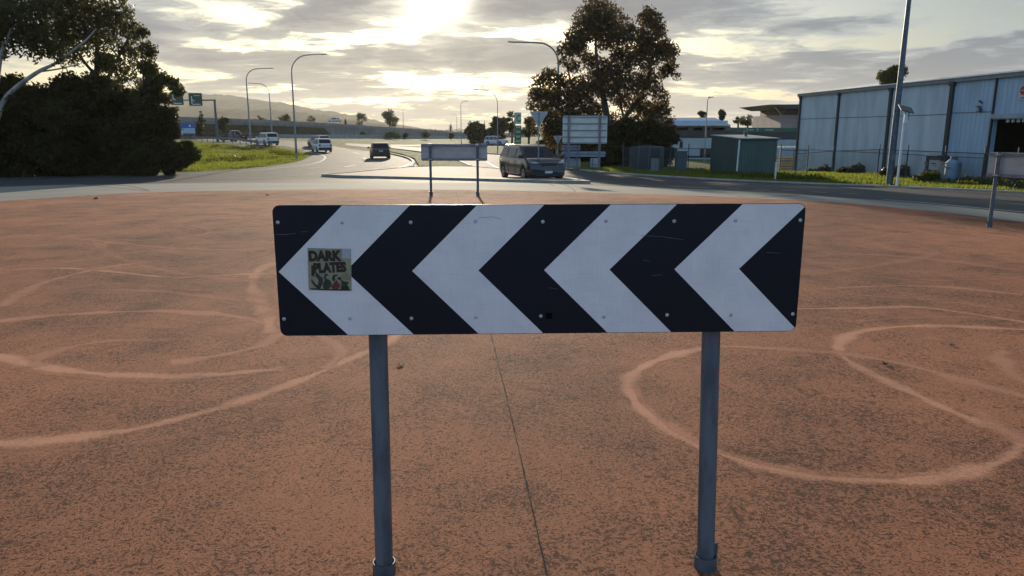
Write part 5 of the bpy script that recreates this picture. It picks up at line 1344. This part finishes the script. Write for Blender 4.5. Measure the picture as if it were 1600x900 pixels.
mb = MB(); a = Vector((f3[1][0] - f3[0][0], f3[1][1] - f3[0][1], g(*f3[1]) - g(*f3[0]))); mb.tube([a + Vector((0, 0, .7)), a + Vector((-1.0, .1, .02))], .025, 6); mb.build('brace', M_galvd, fn)

# machine, tank and notice board by the door
s_ = along(1500); c1 = wpt(1496, .9)
t = thing('plant_unit', 'dark machine cabinet with a pale notice panel against the warehouse wall', 'machine', gz(*c1), ang)
mb = MB(); mb.box((0, 0, .62), (1.1, .6, 1.25)); mb.box((-.2, 0, 1.28), (1.15, .66, .06)); mb.build('cabinet', pm('navy_cabinet', (.02, .035, .07), (.03, .04, .06), 3, .5), t, bevel=.02)
mb = MB(); mb.box((.28, -.38, .82), (.75, .03, .5)); o = mb.build('notice_panel', pm('notice_white', (.48, .52, .56), None, 5, .5), t)
mb = MB(); mb.box((.28, -.40, .90), (.4, .01, .06)); mb.box((.35, -.40, .80), (.3, .01, .03)); mb.build('notice_lines', pm('notice_teal', (.05, .13, .16), None, 5, .5), o)
mb = MB()
for k in range(2): mb.tube([(-.42, -.31, .5 + k * .38), (-.42, -.34, .5 + k * .38)], .13, 12)
mb.build('fan_grille', M_rail, t)
c2 = wpt(1527, 1.2)
t = thing('gas_tank', 'upright pale blue tank with collar and pipes beside the open roller door', 'tank', gz(*c2), ang)
mb = MB(); mb.tube([(.2, 0, .05), (.2, 0, .15), (.2, 0, 1.0), (.2, 0, 1.15)], [.30, .36, .36, .22], 20); mb.build('tank_body', pm('tank_blue', (.22, .32, .42), (.16, .24, .33), 3, .5), t, smooth=True)
mb = MB(); mb.tube([(.2, 0, 1.13), (.2, 0, 1.3)], .17, 16); mb.build('collar', M_galvd, t, smooth=True)
mb = MB(); mb.box((-.32, -.05, .5), (.34, .3, .95)); mb.build('meter_box', pm('meter_box', (.22, .28, .30), None, 3, .6), t, bevel=.02)
mb = MB(); mb.tube([(-.32, -.22, .9), (-.1, -.4, 1.05), (.2, -.4, .75), (.5, -.38, .75)], .025, 8); mb.tube([(-.5, -.22, .1), (-.5, -.22, 1.1)], .02, 8); mb.build('pipe', M_galv, t)
c3 = wpt(1514, 1.9)
t = MB(); 
tree = thing('weed_clump', 'leafy weed clump growing below the pale notice panel', 'plant', gz(*c3))
leaf_obj('foliage', leaves_mesh([(0, 0, .25, .5, .4, .3, 1), (-.5, 0, .15, .35, .3, .2, 1), (.5, .1, .2, .3, .3, .25, 1)], 900, .09, 91), LM_mid, tree)
mb = MB(); mb.tube([(0, 0, -.02), (0, 0, .3)], .02, 5); mb.build('stem', M_trunk, tree)
for i, (px, lab) in enumerate(((1302, 'tall ragged weeds at the foot of the second downpipe from the left'), (1355, 'low weeds against the warehouse wall between two downpipes'), (1425, 'low dark weeds at the wall right of the solar post'))):
    c3 = wpt(px, .6); tr = thing('weed_clump', lab, 'plant', gz(*c3))
    leaf_obj('foliage', leaves_mesh([(-.6, 0, .2, .5, .3, .25, 1), (.2, 0, .3, .5, .3, .35, 1), (.9, 0, .15, .5, .3, .2, 1)], 1100, .10, 95 + i), LM_dark, tr)
    mb = MB(); mb.tube([(0, 0, -.02), (.1, 0, .4)], .015, 5); mb.build('stem', M_trunk, tr)
# interior glimpses
ci = wpt(1560, -3.5)
t = thing('stored_crate', 'dim pale crate inside the open roller door', 'crate', (*ci, base0 + .6), ang)
mb = MB(); mb.box((0, 0, .5), (1.6, 1.0, 1.0)); mb.box((0, 0, 1.05), (1.2, .8, .1)); mb.build('crate_body', pm('dim_cream', (.25, .22, .17), None, 2, .8), t, bevel=.02)
for k in range(3):
    mb = MB(); mb.box((-.6 + .6 * k, -.51, .5), (.12, .02, .96)); mb.build('batten', pm('dim_batten', (.16, .13, .10), None, 3, .8), t)

# ------------------------------------------------------------------ green shed
SY = 44.0
c0 = P(1155, 271, SY)
x0 = X(1155, SY); x1s = X(1221, SY)
Ws = x1s - x0; Hs = P(1155, 217, SY).z - g(x0, SY); rz_s = R(-3)
t = thing('garden_shed', 'dark green corrugated steel shed with a pale skillion roof and white downpipe', 'shed', gz(x0, SY), rz_s)
M_shed = corr_mat('green_corrugated', (.085, .135, .115), (.062, .10, .088), 5.0, .5, .02)
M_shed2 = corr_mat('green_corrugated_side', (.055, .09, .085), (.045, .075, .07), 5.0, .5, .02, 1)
Ds = 3.6; lean = -.55
# plan is a parallelogram box: left wall recedes to the left
w0 = [(0, 0), (Ws, 0), (Ws, Ds), (0, Ds)]
Hb = Hs + .16
mb = MB(); mb.box((Ws / 2, .02, Hs / 2 - .1), (Ws, .04, Hs + .2)); mb.build('front_wall', M_shed, t)
mb = MB(); mb.prism([(.041, -.2), (Ds, -.2), (Ds, Hb), (.041, Hs)], 0, .04, 'X'); mb.prism([(.041, -.2), (Ds, -.2), (Ds, Hb), (.041, Hs)], Ws - .04, Ws, 'X'); mb.build('side_wall', M_shed2, t)
mb = MB(); mb.box((Ws / 2, Ds + .02, Hb / 2 - .1), (Ws, .04, Hb + .2)); mb.build('back_wall', M_shed, t)
mb = MB(); mb.prism([(-.14, Hs + .01), (-.14, Hs + .05), (Ds + .12, Hb + .06), (Ds + .12, Hb + .02)], -.06, Ws + .10, 'X'); mb.build('roof', pm('pale_roof_sheet', (.42, .42, .36), (.30, .31, .28), 2, .4, .2), t)
mb = MB(); mb.box((Ws / 2, -.05, Hs - .03), (Ws + .1, .08, .09)); mb.build('gutter', M_shed2, t)
mb = MB(); mb.tube([(.03, -.06, Hs - .05), (-.03, -.06, .02)], .05, 8); mb.build('downpipe', M_white, t)
mb = MB(); mb.tube([(Ws * .55, Ds * .5, Hs + .08), (Ws * .55, Ds * .5, Hs + .26)], .09, 12); mb.tube([(Ws * .55, Ds * .5, Hs + .26), (Ws * .55, Ds * .5, Hs + .32), (Ws * .55, Ds * .5, Hs + .42), (Ws * .55, Ds * .5, Hs + .50)], [.1, .16, .16, .06], 14); mb.build('roof_vent', M_shed, t, smooth=True)
# rotate shed so that its left side shows: swing about front-left corner
t.rotation_euler = (0, 0, R(10)); t.location.x = x0
# marker post
x, y = G(1211, 281); mb = MB(); mb.box((0, 0, .42), (.09, .05, .98)); mb.box((0, -.03, .78), (.05, .01, .1)); o = mb.build('marker_post', M_white, None, bevel=.01, loc=gz(x, y)); tag(o, 'short white marker post on the verge before the green shed', 'post')
# cabinets
def cabinet(name, label, px, y, wpx, top_py, mat, rz=0):
    x = X(px, y); z = g(x, y); w_ = wpx / F * y; h = P(px, top_py, y).z - z
    t = thing(name, label, 'cabinet', (x, y, z), rz)
    mb = MB(); mb.box((0, 0, .04), (w_ * 1.15, .62, .12)); mb.build('plinth', M_cream, t)
    mb = MB(); mb.box((0, 0, h / 2 + .05), (w_, .5, h - .1)); mb.build('cabinet_body', mat, t, bevel=.02)
    mb = MB(); mb.box((0, 0, h + .02), (w_ * 1.08, .56, .05)); mb.build('lid', mat, t, bevel=.01)
    mb = MB(); mb.box((w_ * .0, -.255, h / 2), (.012, .012, h - .2)); mb.box((w_ * .1, -.265, h / 2), (.03, .03, .12)); mb.build('door_gap', M_dk, t)
    return t
cabinet('utility_cabinet', 'tall green-grey utility cabinet left of the green shed', 1066, 46.5, 16, 237, pm('kiosk_green', (.055, .085, .085), None, 2, .5))
cabinet('utility_cabinet', 'small pale grey cabinet at the foot of the dark bush', 1025, 47, 10, 249, pm('kiosk_grey', (.18, .20, .20), None, 2, .5))
# dark tank enclosure
y = 51; x = X(1012, y)
t = thing('water_tank', 'dark grey round-shouldered tank behind the fence under the gum', 'tank', gz(x, y)); wv = 52 / F * y / 2; h = P(1012, 229, y).z - t.location.z
mb = MB(); mb.tube([(0, 0, -.1), (0, 0, h - .1), (0, 0, h), (0, 0, h + .06)], [wv, wv, wv * .93, wv * .4], 28); mb.build('tank_wall', pm('dark_tank', (.028, .034, .040), None, 1, .6), t, smooth=True)
mb = MB()
for k in range(5): mb.tube([(0, 0, h * (.15 + .18 * k)), (0, 0, h * (.15 + .18 * k) + .03)], wv * 1.006, 28)
mb.build('tank_rib', M_dk, t)
mb = MB(); mb.tube([(0, 0, h + .04), (0, 0, h + .14)], .25, 14); mb.build('lid', M_dk, t)
for i, (px, l) in enumerate(((999, 'left'), (1016, 'middle'), (1034, 'right'))):
    y = 46.2; x = X(px, y); o = MB(); o.tube([(-.06, 0, -.05), (.02, 0, 1.55)], .03, 8); o.tube([(.02, 0, 1.55), (.05, 0, 1.62)], .035, 8); o = o.build('bare_post', M_galvd, None, loc=gz(x, y)); tag(o, l + ' of the three leaning bare posts in front of the dark tank', 'post', 'bare posts in front of the dark tank')

# ------------------------------------------------------------------ buildings behind
def boxb(mb, y, x0, x1, t_, b_, d, yo=0): # box filling photo columns x0..x1, rows t_..b_
    a = P(x0, t_, y); c = P(x1, b_, y); mb.box(((a.x + c.x) / 2, d / 2 + yo, (a.z + c.z) / 2), (c.x - a.x, d, a.z - c.z)); return mb
y = 88
t = thing('office_building', 'white low building with a pale blue roof and dark band, behind the fence', 'building', (0, y, 0))
boxb(MB(), y, 1010, 1150, 214, 250, 12).build('wall', pm('white_render', (.38, .44, .47), (.32, .38, .41), .6, .7), t)
boxb(MB(), y - .4, 1005, 1152, 203.5, 215.5, 12.4).build('fascia_band', M_dk, t)
mb = MB(); a = P(1030, 187, y - 1.2); c = P(1143, 196.5, y - 1.2)
mb.prism([(-.8, c.z), (-.8, c.z + .12), (6, a.z + .35), (12.5, c.z + .1), (12.5, c.z)], a.x, c.x, 'X'); mb.build('roof', corr_mat('pale_blue_roof', (.40, .50, .60), (.34, .44, .54), 2., .4, .02), t)
boxb(MB(), y - 1.25, 1030, 1143, 188, 194.8, .12, .3).build('fascia', pm('fascia_blue', (.36, .48, .60), (.32, .43, .54), .8, .5), t)
boxb(MB(), y - .2, 1040, 1142, 196, 199, 1).build('eave', pm('eave', (.30, .29, .24), None, 1, .7), t)
for a_, b_ in ((1052, 1056), (1075, 1083), (1098, 1101), (1109, 1113), (1133, 1142)): boxb(MB(), y, a_, b_, 198.5, 204, 10).build('column', pm('column_grey', (.14, .16, .17), None, 1, .7), t)
for a_, b_, tt, bb in ((1062, 1066.5, 221, 231), (1094, 1118, 232, 245), (1120, 1128, 221, 228)): boxb(MB(), y, a_, b_, tt, bb, .1, -.06).build('window', M_glass, t)
boxb(MB(), y - 2, 1020, 1122, 244.5, 247.5, .3).build('base_rail', M_rail, t)
y = 96
t = thing('shop_building', 'low building with a long green fascia between shed and warehouse', 'building', (0, y, 0))
boxb(MB(), y, 1140, 1300, 217, 250, 12).build('wall', pm('pale_wall_blue', (.34, .42, .46), None, 1, .7), t)
boxb(MB(), y - .5, 1138, 1300, 206, 218, 12).build('shade_band', M_dk, t)
fb = boxb(MB(), y - 1, 1140, 1300, 199.5, 206.3, 12.5).build('fascia', pm('green_fascia', (.018, .10, .070), None, 1, .4), t)
mb = MB()
for a_, b_ in ((1171, 1172), (1187, 1188.5), (1200, 1213), (1175, 1181)): boxb(mb, y - 1, a_, b_, 202.0 if b_ - a_ > 3 else 200.5, 203.8 if b_ - a_ > 3 else 204.8, .05, -.04)
mb.build('fascia_marking', pm('faded_lettering', (.25, .42, .36), None, 4, .6), fb)
mb = boxb(MB(), y - 8, 1222, 1246, 228, 231, 2).build('parked_trailer_rail', M_alu, t) if False else None
y = 118
t = thing('canopy_building', 'pinkish block with a brown top storey and a flat overhanging canopy roof', 'building', (0, y, 0))
boxb(MB(), y, 1221, 1330, 179.5, 225, 14).build('wall', pm('pink_render', (.36, .28, .28), (.30, .24, .24), .5, .8), t)
boxb(MB(), y + .8, 1225, 1330, 168.5, 179.8, 12).build('upper_storey', pm('brown_cladding', (.09, .07, .055), None, .5, .7), t)
mb = MB(); a = P(1204, 163.3, y - 3); c = P(1330, 166, y - 3); mb.prism([(a.x, a.z), (c.x, a.z + .1), (c.x, c.z - .2), (P(1226, 169, y - 3).x, P(1226, 169.5, y - 3).z)], -3, 13); mb.build('canopy_roof', M_dk, t)
mb = MB(); a = P(1221, 179, y); b_ = P(1211, 168, y - 2); mb.tube([(a.x, 0, a.z), (b_.x, -2, b_.z)], .06, 6); mb.build('canopy_strut', M_white, t)
# white trailer / tarp rail seen between shed and warehouse
y = 62
t = thing('timber_stack', 'pale roofed pile of timber between the green shed and the warehouse', 'timber stack', (X(1236, y), y, g(X(1236, y), y)))
s = y / F
mb = MB()
for k in range(5): mb.box((0, .1 * (k % 2), .15 + .22 * k), (30 * s, 1.2, .12))
mb.build('planks', pm('weathered_timber', (.16, .14, .11), None, 2, .9), t)
mb = MB(); zt = P(1236, 229.5, y).z - t.location.z; mb.box((.1, 0, zt), (34 * s, 1.6, .09)); mb.build('cover_sheet', pm('cover_sheet', (.45, .48, .44), None, 2, .5), t)
for k in (-1, 1):
    mb = MB(); mb.box((k * 14 * s, 0, zt / 2), (.08, .08, zt)); mb.build('upright', M_rail, t)

# petrol price pylon
y = 104; x = X(809, y)
t = thing('price_pylon', 'tall green and white petrol price pylon with a round emblem', 'sign', gz(x, y)); s = y / F
zt = P(809, 175.5, y).z - t.location.z; w_ = 10.5 * s
mb = MB(); mb.box((0, 0, zt * .32), (w_, .5, zt * .68)); mb.build('price_panel', pm('pylon_green', (.05, .14, .06), (.04, .11, .05), 1, .5), t, bevel=.04)
mb = MB(); mb.box((0, 0, zt - (17 * s) / 2 - .02), (w_, .5, 17 * s)); o = mb.build('header_panel', pm('pylon_white', (.42, .50, .44), None, 1, .5), t, bevel=.05)
mb = MB(); n = 24
for k in range(n):
    a, b_ = 2 * math.pi * k / n, 2 * math.pi * (k + 1) / n; cz4 = zt - 9 * s; rr_ = 4.0 * s
    if 2 < k < 22: mb.quad([(math.cos(q_) * rr_ * f_ + .15, -.262, cz4 + math.sin(q_) * rr_ * f_ * 1.4) for q_, f_ in ((a, 1), (b_, 1), (b_, .55), (a, .55))])
mb.build('emblem', pm('emblem_green', (.04, .22, .08), None, 1, .5), o)
mb = MB()
for k in range(4): mb.box((.05, -.262, zt - (22 + 7 * k) * s), (w_ * .6, .01, 2.6 * s))
mb.build('price_row', pm('price_pale', (.38, .42, .36), None, 2, .5), t)

# ------------------------------------------------------------------ debris on the island
def leaf_bit(label, px, py, s, seed):
    x, y = G(px, py); rs = random.Random(seed); mb = MB(); z = .055
    for k in range(4):
        a = rs.uniform(0, 6.28); pts = []
        for j in range(5): pts.append((math.cos(a + j) * s * rs.uniform(.3, 1), math.sin(a + j) * s * rs.uniform(.3, .8), rs.uniform(.003, s * .7)))
        mb._f([mb.b.verts.new(p) for p in pts])
    mb.tube([(0, 0, .004), (s * 1.2, s * .2, .006)], .002, 5)
    o = mb.build('dead_leaf', pm('dead_leaf', (.035, .028, .018), (.06, .045, .03), 20, .8), None, loc=gz(x, y, z)); tag(o, label, 'leaf', 'dead leaves lying on the red surface'); return o
leaf_bit('curled dark leaf on the red ground just right of the left post', 626, 584, .022, 1)
leaf_bit('largest dry leaf on the red ground, inside the right-hand tyre loops', 1381, 583, .026, 2)
leaf_bit('small dry leaf on the red ground near the right edge, beyond the largest one', 1486, 552, .018, 3)
leaf_bit('dark clod on the far left red ground near the concrete', 150, 315, .07, 4)
leaf_bit('small dark clod on the far red ground left of the board', 418, 309, .05, 5)

# ------------------------------------------------------------------ haze
mb = MB(); mb.box((0, 0, 108), (10600, 10600, 222))
M_h = bpy.data.materials.new('haze'); M_h.use_nodes = True; t = NT(M_h.node_tree); t.n.remove(t.n['Principled BSDF'])
v = t.new('ShaderNodeVolumePrincipled'); v.inputs['Color'].default_value = (.86, .84, .80, 1); v.inputs['Density'].default_value = .00011; v.inputs['Anisotropy'].default_value = .35
t.l.new(v.outputs[0], t.n['Material Output'].inputs['Volume'])
hz_ = mb.build('haze', M_h); hz_['kind'] = 'stuff'; tag(hz_, 'pale evening haze filling the air over the road and hills', 'haze')
